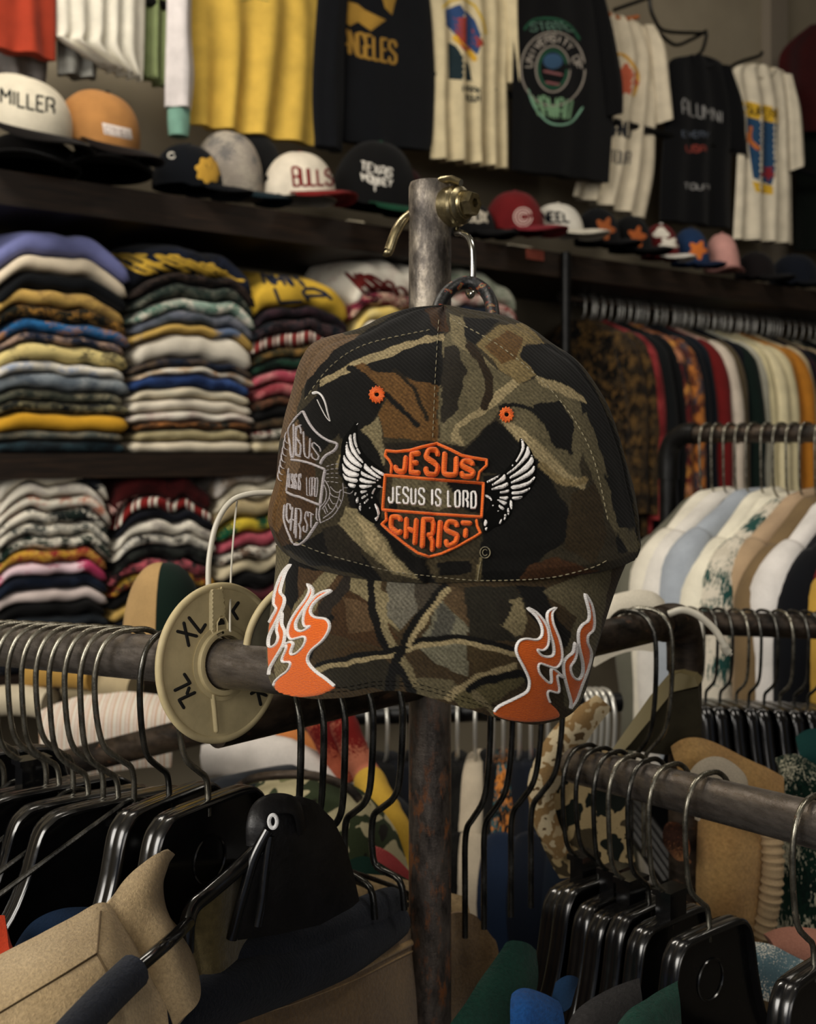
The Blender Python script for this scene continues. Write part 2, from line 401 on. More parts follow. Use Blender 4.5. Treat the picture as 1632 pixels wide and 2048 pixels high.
M_hookd = worn_steel('dark_hook_wire', (52, 52, 50), (104, 102, 96), None, .6, .2, .9, (1, 1, .4), 90)
M_black = NT('black_hanger_plastic'); M_black.set(.26, 0, .8); _v = M_black.coord()
M_black.base(C4((13, 13, 14))); M_black.l(M_black.ramp(M_black.noise(_v, 45, 5, .6), [(.3, g4(.10)), (.7, g4(.30))]), M_black.b.inputs['Roughness']); M_black.bump(M_black.noise(_v, 70, 3), .10, .001); M_black.b.inputs['Coat Weight'].default_value = .35; M_black.b.inputs['Coat Roughness'].default_value = .12; M_black = M_black.m
YP = .785; RP = .0145
top = P(860, 366, YP); pole = thing('garment_rack_post', 'worn upright steel post with chrome patches and rust, standing behind the camouflage cap', 'rack post', (top.x, YP, 0))
obj('post_tube', MB().lathe([(RP*.7, top.z-.003), (RP*.78, top.z+.0008), (RP*.93, top.z), (RP, top.z-.003)]+[(RP, top.z-.003-(top.z-.01)*k/40) for k in range(1, 40)]+[(RP, .0)], 48, Matrix.Translation((top.x, YP, 0))), M_post, pole)
# clamp band and bolt: axis points towards the shopper's right
ax = Vector((.78, -.62, .0)).normalized(); q = ax.to_track_quat('Z', 'Y').to_matrix().to_4x4()
bc = P(925, 410, YP-.012)
def axM(off): return Matrix.Translation(bc+ax*off) @ q
obj('clamp_band', MB().lathe([(.0005, -.0135), (.0125, -.0135), (.0138, -.012), (.0138, -.004), (.0125, -.0025), (.0115, -.0025)], 40, axM(0)).tube([P(868, 372, YP-.005), P(886, 360, YP-.01), P(905, 359, YP-.013), P(922, 366, YP-.015)], [.0035, .0045, .005, .0045], 12, flat=.55), M_brass, pole)
obj('washer', MB().lathe([(.0005, -.0025), (.0122, -.0025), (.0128, -.0018), (.0128, -.0004), (.0118, .0004), (.0098, .0014), (.0096, .003), (.0005, .003)], 40, axM(0)), M_brass, pole)
bolt = obj('bolt', MB().lathe([(.0005, .003), (.0087, .003), (.0087, .0085), (.0074, .0105), (.0034, .0105), (.0030, .0062), (.0005, .0062)], 6, axM(0)).lathe([(.0005, .003), (.0092, .003), (.0092, .0042), (.0005, .0042)], 30, axM(0)), M_brass, pole, angle=25)
obj('lever', MB().tube(cr([tuple(P(x, y, YP+dy)) for x, y, dy in ((842, 412, .012), (822, 428, .004), (804, 444, -.002), (790, 468, -.006), (778, 500, -.008), (774, 502, -.008))], 6), [.0042]*18+[.004]*8+[.0045]*4+[.003], 14, flat=.75), M_brass, pole)
hk = thing('wire_hook', 'bent bright steel wire hook hanging from the post clamp', 'hook', P(944, 580, YP-.03), None)
pts = cr([tuple(P(x, y, Y)) for x, y, Y in ((914, 458, YP-.006), (913, 466, YP-.01), (922, 466, YP-.016), (936, 474, YP-.022), (944, 492, YP-.026), (946, 520, YP-.028), (945, 575, YP-.03), (944, 588, YP-.034), (940, 592, YP-.028), (936, 586, YP-.02))], 6)
obj('wire', MB().tube(pts, .0021, 12), M_steel, hk)
# ------------------------------------------------------------------ rails of the near rack
def line3(a, b): a = Vector(a); b = Vector(b); return lambda t: a+(b-a)*t
R1a, R1b = P(0, 1292, .79), P(590, 1338, .598)
R1 = line3(R1a, R1b); R1d = (R1b-R1a).normalized()
def rail_at(A, B, px):  # point of segment A-B seen in column px
    k = (px-CX)/F; d = B-A; t = (k*A.y-A.x)/(d.x-k*d.y); return A+d*t
rp = [R1(-.6+i*.1) for i in range(16)]; e = R1(1.0)
rp += [Vector(p) for p in cr([tuple(R1(.9)), tuple(R1(1.04)), tuple(R1(1.1)+Vector((.012, .018, 0))), tuple(R1(1.1)+Vector((.03, .05, 0))), (top.x-.02, YP-.03, e.z), (top.x-.005, YP-.004, e.z)], 6)][1:]
n1 = thing('clothes_rail', 'scuffed steel clothes rail at left carrying the pale size disc', 'clothes rail', R1(.5), None)
obj('tube', MB().tube(rp, .0135, 32), M_rail, n1)
R2a, R2b = P(430, 1450, .668), P(1340, 1244, .985)
n2 = thing('clothes_rail', 'dark steel clothes rail sloping behind the cap to an elbow at right', 'clothes rail', (R2a+R2b)/2, None)
ed = (R2b-R2a).normalized()
obj('tube', MB().tube([R2a+(R2b-R2a)*i/30 for i in range(31)], .0135, 28), M_rail2, n2)
el = cr([tuple(R2b-ed*.012), tuple(R2b+ed*.004), tuple(R2b+ed*.016+Vector((0, 0, -.005))), tuple(R2b+ed*.022+Vector((0, 0, -.02))), tuple(R2b+ed*.023+Vector((0, 0, -.045)))], 6)
obj('elbow', MB().tube(el, .0158, 28), M_rail2, n2)
eb = R2b+ed*.023
obj('leg', MB().tube([(eb.x, eb.y, eb.z-.04), (eb.x, eb.y, .9), (eb.x, eb.y, 0.0)], .0142, 24), M_rail2, n2)
R4a, R4b = P(1150, 1530, .87), P(1632, 1650, .66)
n4 = thing('clothes_rail', 'scuffed dark steel clothes rail at lower right, nearest the viewer', 'clothes rail', (R4a+R4b)/2, None)
d4 = R4b-R4a
obj('tube', MB().tube([R4a+d4*(i/20) for i in range(0, 30)], .0135, 32), M_rail, n4)
R5a, R5b = P(1325, 1243, 1.30), P(1760, 1258, 1.26)
n5 = thing('clothes_rail', 'brown worn clothes rail at middle right with a few thin hooks', 'clothes rail', (R5a+R5b)/2, None)
obj('tube', MB().tube([R5a+(R5b-R5a)*(i/12) for i in range(13)], .0135, 24), M_rail2, n5)
R3a, R3b = P(60, 1545, 1.3), P(580, 1415, 1.12)
n3 = thing('clothes_rail', 'dark mottled clothes rail low behind the left hangers', 'clothes rail', (R3a+R3b)/2, None)
obj('tube', MB().tube([R3a+(R3b-R3a)*(i/12) for i in range(-2, 15)], .015, 24), M_rail2, n3)
# ================================================================== THE CAP
ys = [612, 619, 636, 660, 684, 720, 777, 829, 887, 954, 1006, 1045, 1092]
xl = [885, 822, 768, 716, 634, 604, 587, 572, 560, 552, 535, 536, 566]
xr = [887, 925, 1010, 1062, 1096, 1150, 1192, 1217, 1236, 1253, 1264, 1271, 1268]
yf = [612, 634, 672, 715, 760, 805, 855, 905, 958, 1018, 1068, 1112, 1166]
xf = [888, 886, 883, 881, 879, 877, 876, 875, 873, 870, 866, 862, 858]
bf = [0, .016, .032, .046, .056, .064, .072, .078, .083, .087, .090, .092, .092]
bb = [0, .014, .028, .040, .050, .058, .066, .072, .077, .080, .083, .085, .085]
yb = [612, 616, 628, 645, 665, 690, 730, 775, 820, 870, 905, 935, 975]
YC = .605
def crown_pt(v, th):
    k = v*12; i = min(11, int(k)); t = k-i
    def I(a):
        p0 = a[max(0, i-1)]; p1 = a[i]; p2 = a[i+1]; p3 = a[min(12, i+2)]
        return .5*((2*p1)+(-p0+p2)*t+(2*p0-5*p1+4*p2-p3)*t*t+(-p0+3*p1-3*p2+p3)*t**3)
    s = math.sin(th); c = math.cos(th); w = abs(s)**.92
    Yf = YC-max(0, I(bf)); Yb = YC+max(0, I(bb))
    zs = CZ-(I(ys)+(14*abs(math.sin(2*th)) if s > 0 and v > .9 and c > 0 else 0)-HZ)/F*YC
    xs = ((I(xl) if s < 0 else I(xr))-CX)/F*YC
    if c >= 0: xc = (I(xf)-CX)/F*Yf; zc = CZ-(I(yf)-HZ)/F*Yf; Y = YC-(YC-Yf)*abs(c)**.9
    else: xc = (I(xf)-CX)/F*Yb; zc = CZ-(I(yb)-HZ)/F*Yb; Y = YC+(Yb-YC)*abs(c)**.9
    return Vector((xc*(1-w)+xs*w, Y, zc*(1-s*s)+zs*s*s))
NV = 250
ths = list(np.linspace(-1.75, 1.75, 380))+list(np.linspace(1.75, 2*PI-1.75, 66)[1:-1])
rows = []
for iv in range(NV+1):
    v = (iv/NV)**.85; r = []
    for th in ths:
        p = crown_pt(v, th); q = p+Vector((0, 0, 0))
        out = Vector((p.x-(875-CX)/F*YC, p.y-YC, .4*(p.z-1.45))).normalized()
        g = 0
        for t0 in (0, -1.12, 1.2, PI, 2.2, -2.2+2*PI, 2.1, -1.12+2*PI):
            d = (th-t0)*.09*max(.15, v); g -= .0010*math.exp(-(d/.0013)**2); g += .0006*math.exp(-((abs(d)-.0035)/.002)**2)
        g += .0028*mnoise.noise(p*16)*v + .0009*mnoise.noise(p*60)*v
        if .93 < v: g += .0012*(1-abs(v-.965)/.035)
        r.append(p+out*g)
    rows.append(r)
ctr = Vector(((875-CX)/F*YC, YC, 0))
inn = []
for iv in range(NV, 10, -16):
    inn.append([Vector((ctr.x+(p.x-ctr.x)*.955, ctr.y+(p.y-ctr.y)*.955, p.z-.0015)) for p in rows[iv]])
crown = MB().grid(rows+inn, closed_u=True, flip=True)
capr = thing('baseball_cap', 'camouflage cap with orange winged shield and flames, hanging before the post', 'cap', (ctr.x, YC, 1.38))
T = lambda s: (lambda zx, zy: (520+zx/2.0923, 600+zy/2.0923))(*s)
BK = (15, 14, 12); DK = (34, 30, 23); TAN = (146, 131, 97); TN2 = (117, 106, 78); BR = (92, 65, 34); OL = (92, 84, 62); BR2 = (60, 42, 25); LB = (98, 78, 57)
crown_pat = [
 (LB, [(190,190),(310,140),(420,140),(250,280),(180,370),(150,480),(120,560),(60,600),(130,290)]),
 (BR2, [(20,800),(110,560),(190,500),(230,640),(230,900),(160,1040),(90,1030),(20,930)]),
 ((96, 70, 40), [(30,840),(70,720),(110,700),(105,900),(80,980),(20,920)]), (LB, [(110,560),(160,500),(170,700),(140,760),(110,700)]),
 (BK, [(150,480),(240,400),(250,300),(300,260),(340,420),(330,560),(250,640),(190,560)]),
 (BK, [(300,220),(460,120),(620,30),(760,20),(790,140),(740,150),(600,175),(380,258),(250,335),(180,420),(200,340)]),
 (BK, [(250,350),(380,290),(440,330),(520,400),(500,480),(460,530),(345,585),(320,520),(280,420)]),
 (BK, [(400,270),(620,195),(780,165),(770,350),(745,362),(600,320),(470,290)]),
 (TAN, [(250,335),(380,262),(560,192),(700,148),(770,148),(785,185),(745,170),(620,202),(400,292),(255,358)]),
 (BR, [(370,285),(430,265),(480,290),(745,360),(740,590),(690,590),(520,575),(503,480),(532,400),(440,325)]),
 (TN2, [(345,600),(420,540),(503,490),(515,600),(520,650),(545,700),(480,700),(400,690),(350,720),(320,700)]),
 (OL, [(760,180),(850,60),(860,170),(1000,290),(1085,350),(1010,450),(960,520),(850,615),(745,590),(750,360),(765,300)]),
 (TAN, [(830,540),(1000,430),(1090,345),(1060,320),(930,440),(820,520),(800,590),(850,615)]), (DK, [(770,200),(830,190),(860,300),(830,460),(760,520),(755,360)]),
 (TN2, [(790,55),(852,75),(856,175),(1000,290),(900,240),(800,170)]),
 (BK, [(855,70),(1000,85),(935,150),(905,185),(858,160)]), ((58, 38, 20), [(690,40),(770,25),(790,140),(740,140)]), ((40, 24, 12), [(740,30),(780,30),(770,130)]),
 ((116, 100, 66), [(908,185),(1000,100),(1110,95),(1195,182),(1110,182),(1088,232),(1155,315),(1080,352),(1000,282)]), ((90, 66, 36), [(940,190),(1040,130),(1100,160),(1070,250),(1010,270)]),
 (BK, [(1098,190),(1200,178),(1300,230),(1400,370),(1500,570),(1560,820),(1590,1040),(1500,1060),(1470,860),(1430,700),(1360,480),(1260,350),(1155,318),(1092,240)]),
 (OL, [(1080,352),(1160,325),(1320,395),(1370,520),(1340,700),(1365,790),(1270,780),(1180,650),(1060,530),(1010,450)]), (BK, [(1140,440),(1250,420),(1320,520),(1300,640),(1240,620)]),
 (TAN, [(1000,490),(1060,515),(1200,620),(1300,740),(1365,750),(1355,795),(1265,775),(1180,690),(1040,545)]), (TAN, [(1150,318),(1260,345),(1350,400),(1365,440),(1250,385),(1170,350)]),
 (BK, [(985,500),(1190,690),(1150,740),(1080,730),(940,720),(840,640)]),
 (BK, [(935,730),(1100,720),(1195,700),(1250,800),(1300,900),(1280,1000),(1180,1080),(1080,1190),(930,1170),(915,1080)]),
 ((52, 42, 26), [(1300,820),(1420,760),(1450,980),(1400,1100),(1270,1040)]), ((64, 40, 22), [(1060,1195),(1130,1110),(1240,1075),(1330,1110),(1420,1130),(1300,1200)]),
 (OL, [(1310,520),(1370,470),(1440,690),(1550,930),(1600,1040),(1545,1060),(1475,960),(1400,760)]), (BK, [(1440,720),(1480,760),(1545,900),(1560,960),(1500,950)]),
 (DK, [(740,590),(850,615),(850,740),(520,740),(520,600)]), (OL, [(560,735),(930,760),(930,820),(740,880),(540,850)]), (BK, [(760,740),(930,760),(930,900),(860,880),(800,800)]),
 (BK, [(90,1030),(200,1000),(330,940),(440,1080),(520,1180),(200,1100)]), (DK, [(250,960),(330,930),(420,1020),(430,1100),(300,1080)]),
 (BK, [(350,600),(400,520),(480,600),(530,730),(500,800),(490,930),(420,900),(380,860),(330,700)]),
 (TN2, [(320,930),(360,860),(440,880),(500,960),(560,1060),(665,1170),(560,1150),(440,1050)]), (TAN, [(400,890),(470,940),(540,1050),(620,1150),(560,1140),(450,1020)]),
 (BK, [(500,910),(560,990),(650,1075),(740,1100),(740,1200),(660,1170),(560,1050),(480,940)]), ((60, 52, 36), [(690,1090),(900,1080),(920,1180),(740,1190)]), (BK, [(740,1100),(880,1090),(890,1140),(750,1150)]),
]
crown_lines = [(BK, 5, [(370,285),(430,310),(500,380),(560,430),(660,520)]), ((30, 24, 14), 4, [(560,300),(650,380),(700,500)]), ((124, 108, 74), 7, [(1180,690),(1290,770),(1360,750)]), (BK, 5, [(1010,450),(1100,440),(1200,520),(1300,640)]), ((112, 100, 70), 4, [(925,1080),(905,1200)]), ((40, 30, 18), 9, [(880,190),(960,330),(940,440)]), (BK, 8, [(560,860),(520,930),(430,880)])]
def seg_mask(A, pts, w):
    m = np.zeros(len(A), bool)
    for a, b in zip(pts[:-1], pts[1:]):
        a = np.array(a, float); b = np.array(b, float); ab = b-a; t = np.clip(((A-a)@ab)/(ab@ab), 0, 1); m |= np.linalg.norm(A-(a+t[:, None]*ab), axis=1) < w
    return m
def paint(mb, pats, lines, base, tr, back=None):
    V = np.array([tuple(p) for p in mb.v]); px = CX+V[:, 0]/V[:, 1]*F; py = HZ-(V[:, 2]-CZ)/V[:, 1]*F
    wob = np.array([(mnoise.noise(Vector(p)*140), mnoise.noise(Vector(p)*140+Vector((9, 3, 1)))) for p in mb.v])*5
    A = np.stack([px, py], 1)+wob; c = np.tile(np.array(C4(base)), (len(V), 1))
    for cc, poly in pats: c[inside(A, [tr(q) for q in poly])] = C4(cc)
    for cc, w, l in lines: c[seg_mask(A, cr([tr(q) for q in l], 6), w)] = C4(cc)
    if back is not None:
        bm = back(V)
        nz = np.array([mnoise.noise(Vector(p)*22) for p in mb.v]); alt = np.where((nz > .12)[:, None], np.array(C4(TN2)), np.where((nz > -.1)[:, None], np.array(C4(BK)), np.array(C4(BR))))
        c[bm] = alt[bm]
    return c
M_camo = vcol_mat('camouflage_twill', .92, True, .06, .65, 800)
cols = paint(crown, crown_pat, crown_lines, (52, 46, 33), T, lambda V: V[:, 1] > YC+.012)
crown_o = obj('crown', crown, M_camo, capr, cols=cols, angle=60)
SCr = Surf(MB().grid(rows, closed_u=True, flip=True))
# brim
E = [(566,1092,.600),(549,1170,.592),(537,1250,.582),(533,1310,.574),(539,1360,.566),(560,1387,.557),(620,1399,.541),(690,1397,.527),(760,1385,.517),(830,1390,.510),(900,1409,.507),(960,1426,.510),(1020,1443,.519),(1085,1449,.533),(1140,1430,.549),(1170,1385,.563),(1188,1310,.576),(1199,1230,.588),(1208,1142,.600)]
Ew = np.array(cr([tuple(P(*q)) for q in E], 12)); L = np.concatenate([[0], np.cumsum(np.linalg.norm(np.diff(Ew, axis=0), axis=1))]); L /= L[-1]
NU = 330; NW = 150; er = [Vector([np.interp(i/NU, L, Ew[:, k]) for k in range(3)]) for i in range(NU+1)]
brows = []
for i in range(NU+1):
    u = i/NU; th = -1.42+2.84*u; s0 = crown_pt(.985, th); s0 = s0+Vector((ctr.x-s0.x, YC-s0.y, 0))*.035; e0 = er[i]; r = []
    for j in range(NW+1):
        w = j/NW; p = s0.lerp(e0, w); bulge = math.sin(PI*w)*(.010*math.cos((u-.5)*PI)+.002); tuck = math.sin(PI*w)*(-.004)*abs(u*2-1)**6
        p = p+Vector(((u-.5)*-tuck*2, -bulge, bulge*.25+.0012*mnoise.noise(p*40)))
        r.append(p)
    brows.append(r)
brim = MB().sheet(brows, .0028)
B2 = lambda s: (500+s[0]/2.1474, 1080+s[1]/2.1474)
brim_pat = [
 (OL, [(60,0),(200,60),(130,300),(80,420),(90,560),(150,660),(60,660),(60,300)]), (BK, [(180,60),(340,130),(300,200),(240,225),(180,300),(140,260),(160,140)]), ((70, 52, 34), [(210,120),(400,140),(330,300),(240,330),(200,260)]),
 (TN2, [(190,270),(330,130),(380,150),(300,250),(240,420),(250,560),(200,620),(120,640),(100,560),(150,440)]),
 ((38, 33, 28), [(440,150),(385,385),(300,360),(290,280),(370,200),(400,150)]), (TN2, [(430,150),(520,160),(600,240),(610,330),(650,400),(560,330),(500,260),(425,215)]),
 ((96, 92, 80), [(590,170),(700,180),(725,300),(650,390),(590,330)]), ((60, 54, 44), [(700,180),(810,190),(800,260),(720,310)]), (BR2, [(350,300),(420,220),(520,270),(640,420),(600,470),(340,400)]), ((80, 62, 42), [(400,240),(500,270),(560,380),(420,400)]),
 ((104, 100, 82), [(820,250),(900,330),(935,380),(930,585),(800,530),(720,460),(760,380)]), ((70, 68, 60), [(820,260),(880,320),(860,420),(770,420)]),
 ((36, 33, 25), [(920,200),(1140,195),(1190,300),(1150,440),(940,430)]), ((78, 62, 42), [(820,250),(860,200),(930,230),(932,370)]), (TN2, [(1110,260),(1160,250),(1190,330),(1180,400),(1140,420),(1080,360)]), (DK, [(1060,230),(1120,280),(1090,370),(1050,300)]),
 ((66, 54, 34), [(930,450),(1130,490),(1150,560),(960,590)]), (OL, [(700,590),(880,600),(900,680),(740,690),(690,640)]), ((92, 84, 56), [(850,660),(960,610),(1150,560),(1190,600),(1140,640),(1000,720),(900,720)]), (BK, [(1140,190),(1260,200),(1320,340),(1400,420),(1330,470),(1200,320)]), (OL, [(1250,220),(1420,150),(1560,100),(1500,420),(1440,640),(1400,740),(1350,720),(1340,520),(1400,330)]),
 ((40, 36, 26), [(300,560),(560,500),(640,560),(640,640),(380,640)]), ((58, 44, 26), [(350,480),(470,440),(560,470),(420,520)]),
]
brim_lines = [(BK, 12, [(525,150),(535,300),(580,430),(640,520),(690,640),(700,700)]), (TN2, 7, [(550,160),(558,300),(610,440),(660,520),(710,620)]), (BK, 7, [(290,545),(440,505),(600,480),(760,430),(930,425),(1150,480)]), (TAN, 5, [(290,560),(450,522),(620,494),(770,448),(930,442),(1140,492)]),
 (BK, 8, [(835,200),(740,310),(660,440)]), (TAN, 6, [(850,215),(760,320),(680,450)]), (BK, 9, [(600,640),(610,560),(650,480)]), (TAN, 7, [(850,680),(960,600),(1140,540)]), (BK, 8, [(940,640),(1060,590),(1180,580),(1210,700)]), (BK, 6, [(350,340),(300,400),(230,540)]), (TN2, 6, [(960,660),(1040,740)])]
M_camo2 = vcol_mat('camouflage_canvas', .92, True, .06, .65, 900)
bc_ = paint(brim, brim_pat, brim_lines, (60, 48, 31), B2)
brim_o = obj('brim', brim, M_camo2, capr, cols=bc_, angle=60)
SBr = Surf(MB().grid(brows))
# thread materials
def thread(name, c, c2, sc=420):
    t = NT(name); t.set(.55, 0, .35, .2); v = t.coord(); w = t.n('ShaderNodeTexWave', wave_type='BANDS', bands_direction='Z'); w.inputs['Scale'].default_value = sc; w.inputs['Distortion'].default_value = 3.5; w.inputs['Detail'].default_value = 3
    w.inputs['Detail Scale'].default_value = 2; t.l(v, w.inputs['Vector']); n = t.noise(v, 700, 3, .7); f = t.mix(.5, w.outputs[1], n)
    t.base(t.mix(t.ramp(f, [(.32, g4(0)), (.6, g4(1))]), C4(c2), C4(c))); t.bump(f, .7, .0005); return t.m
M_or = thread('orange_thread', (246, 116, 18), (212, 84, 8)); M_wh = thread('white_thread', (250, 246, 242), (214, 208, 204)); M_gy = thread('silver_thread', (196, 188, 188), (146, 138, 138)); M_bkt = plain('black_thread', (9, 9, 8), .95, spec=.08); M_tn = thread('tan_thread', (150, 140, 108), (110, 100, 76))
M_rd = thread('red_orange_thread', (214, 66, 16), (160, 38, 8))
sc1 = lambda p: (740+p[0]/6.277, 870+p[1]/6.277); lw = lambda p: (670+p[0]/9.754, 840+p[1]/9.754); rw = lambda p: (950+p[0]/7.586, 860+p[1]/7.586)
# black ground under the wings
for tr, pl in ((lw, [(430,40),(300,180),(140,420),(110,800),(130,1060),(200,1250),(370,1480),(400,1680),(560,1880),(800,2030),(900,1850),(880,1640),(800,1480),(900,1340),(960,1200),(970,1020),(700,790),(560,640),(450,380)]),
               (rw, [(680,120),(660,300),(560,480),(430,640),(280,730),(140,780),(150,960),(230,1100),(150,1300),(110,1420),(160,1570),(300,1480),(430,1430),(560,1260),(590,1090),(740,1030),(850,900),(920,760),(930,560),(870,350),(780,210)])):
    g = MB(); fill(g, SCr, [tr(q) for q in cr(pl, 3, True)], .0003, 6); obj('wing_ground_embroidery', g, M_bkt, crown_o)
g = MB()
top_l = [(265,490),(272,380),(245,320),(192,262),(205,198),(330,212),(500,195),(660,150),(840,108),(1000,180),(1150,258),(1300,290),(1465,315),(1462,385),(1372,470),(1350,575)]
for l in (top_l, [(200,965),(208,1070),(148,1122),(250,1215),(450,1375),(600,1480),(740,1530),(900,1490),(1100,1398),(1300,1288),(1388,1232),(1345,1140),(1335,1055)]): stroke(g, SCr, [sc1(q) for q in l], 6.0, .0011)
stroke(g, SCr, [sc1(q) for q in [(192,505),(800,560),(1425,610),(1400,1030),(780,990),(160,940)]], 6.2, .0012, closed=True)
stroke(g, SCr, [sc1(q) for q in [(192,505),(192,506),(800,560),(1425,610)]], 6.2, .0012)
obj('shield_embroidery', g, M_or, crown_o)
g = MB(); LT = [('J', ((330,270),(452,262),(432,468),(325,445))), ('E', ((522,245),(640,228),(640,480),(515,470))), ('S', ((720,188),(850,195),(840,500),(700,485))), ('U', ((945,215),(1082,272),(1075,505),(928,492))), ('S', ((1158,325),(1285,345),(1285,525),(1148,515))),
      ('C', ((272,1028),(382,1032),(378,1245),(265,1160))), ('H', ((460,1030),(585,1045),(562,1385),(450,1310))), ('R', ((672,1058),(800,1062),(780,1470),(655,1425))), ('S', ((965,1088),(1090,1100),(1085,1345),(958,1395)))]
for ch, q in LT:
    m = quadmap(q)
    for st in FONT[ch]: stroke(g, SCr, [sc1(m(u, v)) for u, v in cr(st, 3)] if ch in 'CSUJ' else [sc1(m(u, v)) for u, v in st], 10.6, .0021)
for l in ([(888,1070),(862,1425)], [(1135,1100),(1282,1112)], [(1205,1170),(1195,1295)]): stroke(g, SCr, [sc1(q) for q in l], 10.6, .0021)
obj('letter_embroidery', g, M_or, crown_o)
g = MB()
def mid(x0, x1, ch):
    ty = lambda x: 648+(x-240)*.062; by = lambda x: 846+(x-240)*.068
    q = ((x0, ty(x0)), (x1, ty(x1)), (x1, by(x1)), (x0, by(x0))); m = quadmap(q)
    for st in FONT[ch]: stroke(g, SCr, [sc1(m(u, v)) for u, v in st], 4.6, .0009)
for a, b_, ch in ((238,292,'J'),(340,395,'E'),(420,482,'S'),(520,575,'U'),(618,682,'S'),(760,800,'I'),(828,888,'S'),(982,1025,'L'),(1070,1128,'O'),(1172,1228,'R'),(1272,1330,'D')): mid(a, b_, ch)
obj('motto_embroidery', g, M_wh, crown_o)
LW = [[(455,60),(400,120),(385,250),(360,250),(365,430),(440,620),(520,730),(580,770),(450,520),(412,300),(420,130)],
 [(332,228),(335,340),(370,500),(460,680),(555,800),(545,855),(430,760),(320,620),(272,430),(275,320)], [(250,392),(265,520),(330,660),(440,790),(535,885),(520,940),(350,860),(232,730),(207,600),(215,480)],
 [(190,572),(210,720),(320,850),(440,930),(495,965),(475,1010),(330,980),(190,860),(162,740)], [(150,792),(180,880),(260,960),(470,1050),(440,1115),(280,1110),(165,1010),(140,880)], [(150,1032),(250,1110),(440,1150),(435,1225),(300,1215),(190,1160)], [(240,1228),(410,1260),(385,1335),(290,1310)],
 [(640,812),(760,920),(960,1040),(930,1100),(800,1020),(690,920)], [(600,822),(640,890),(800,1040),(905,1120),(880,1160),(720,1080),(580,970),(560,920)], [(520,992),(600,1040),(760,1120),(880,1180),(870,1205),(680,1150),(530,1090),(505,1040)],
 [(500,1122),(640,1170),(840,1215),(830,1240),(600,1245),(480,1190)], [(490,1262),(620,1270),(770,1270),(750,1295),(560,1350),(480,1310)], [(500,1382),(620,1370),(710,1340),(600,1420),(510,1440)], [(520,1502),(690,1410),(640,1480),(540,1550)], [(565,1605),(650,1530),(665,1560),(590,1645)],
 [(612,1695),(665,1605),(690,1610),(635,1715)], [(652,1755),(695,1670),(715,1682),(670,1765)], [(700,1790),(735,1735),(750,1745),(712,1800)], [(430,1322),(440,1400),(385,1530),(385,1430)], [(450,1492),(470,1560),(440,1670),(405,1570)], [(495,1590),(520,1680),(510,1790),(465,1720)], [(550,1690),(580,1790),(625,1870),(570,1840),(540,1760)],
 [(670,1820),(720,1850),(745,1920),(730,1930)],
 [(870,1270),(925,1322),(820,1330),(760,1440),(750,1560),(850,1700),(880,1830),(820,1980),(770,1920),(825,1870),(800,1740),(720,1580),(705,1480),(740,1370),(820,1290)]]
RW = [[(695,138),(740,180),(755,270),(700,400),(600,530),(460,630),(560,530),(650,400),(700,270)], [(785,245),(825,290),(830,380),(740,490),(610,610),(490,685),(480,655),(600,560),(720,420),(760,330)], [(855,370),(880,420),(885,500),(780,620),(620,710),(515,750),(520,710),(650,620),(780,500),(830,420)],
 [(900,522),(905,610),(850,690),(700,770),(545,820),(540,785),(680,710),(820,620)], [(905,682),(905,740),(830,830),(680,890),(560,905),(545,850),(680,820),(820,770)], [(845,867),(800,930),(700,975),(560,985),(560,935),(700,920)], [(730,1002),(680,1050),(580,1060),(560,1015)],
 [(410,667),(300,760),(160,820),(155,790),(270,730)], [(430,667),(470,700),(450,770),(300,840),(170,880),(300,790),(400,710)], [(490,792),(500,850),(400,900),(200,920),(300,865),(400,830)], [(510,902),(510,950),(400,970),(220,955),(400,930)], [(505,1002),(500,1050),(440,1065),(260,990),(400,1010)],
 [(480,1092),(460,1140),(420,1135),(310,1045)], [(445,1182),(430,1220),(380,1200),(320,1110)], [(390,1252),(380,1290),(340,1240),(325,1190)], [(310,1258),(340,1325),(320,1335),(298,1272)], [(285,1310),(315,1360),(300,1368),(275,1322)], [(250,1345),(275,1380),(258,1388),(244,1360)],
 [(540,1042),(570,1120),(555,1230),(515,1130)], [(495,1152),(525,1230),(505,1310),(480,1240)], [(455,1252),(480,1300),(435,1410),(435,1300)], [(410,1330),(400,1410),(350,1450),(385,1350)], [(235,1470),(280,1440),(255,1478)],
 [(160,980),(230,1010),(282,1120),(270,1200),(230,1280),(180,1340),(190,1420),(160,1470),(195,1480),(165,1540),(130,1440),(135,1390),(160,1330),(230,1240),(255,1150),(225,1055),(160,1015)]]
for tr, WL_ in ((lw, LW), (rw, RW)):
    g = MB()
    for pl in WL_: fill(g, SCr, [tr(q) for q in cr(pl, 3, True)], .0012, 3.2, 2.2, 2.)
    obj('wing_embroidery', g, M_wh, crown_o)
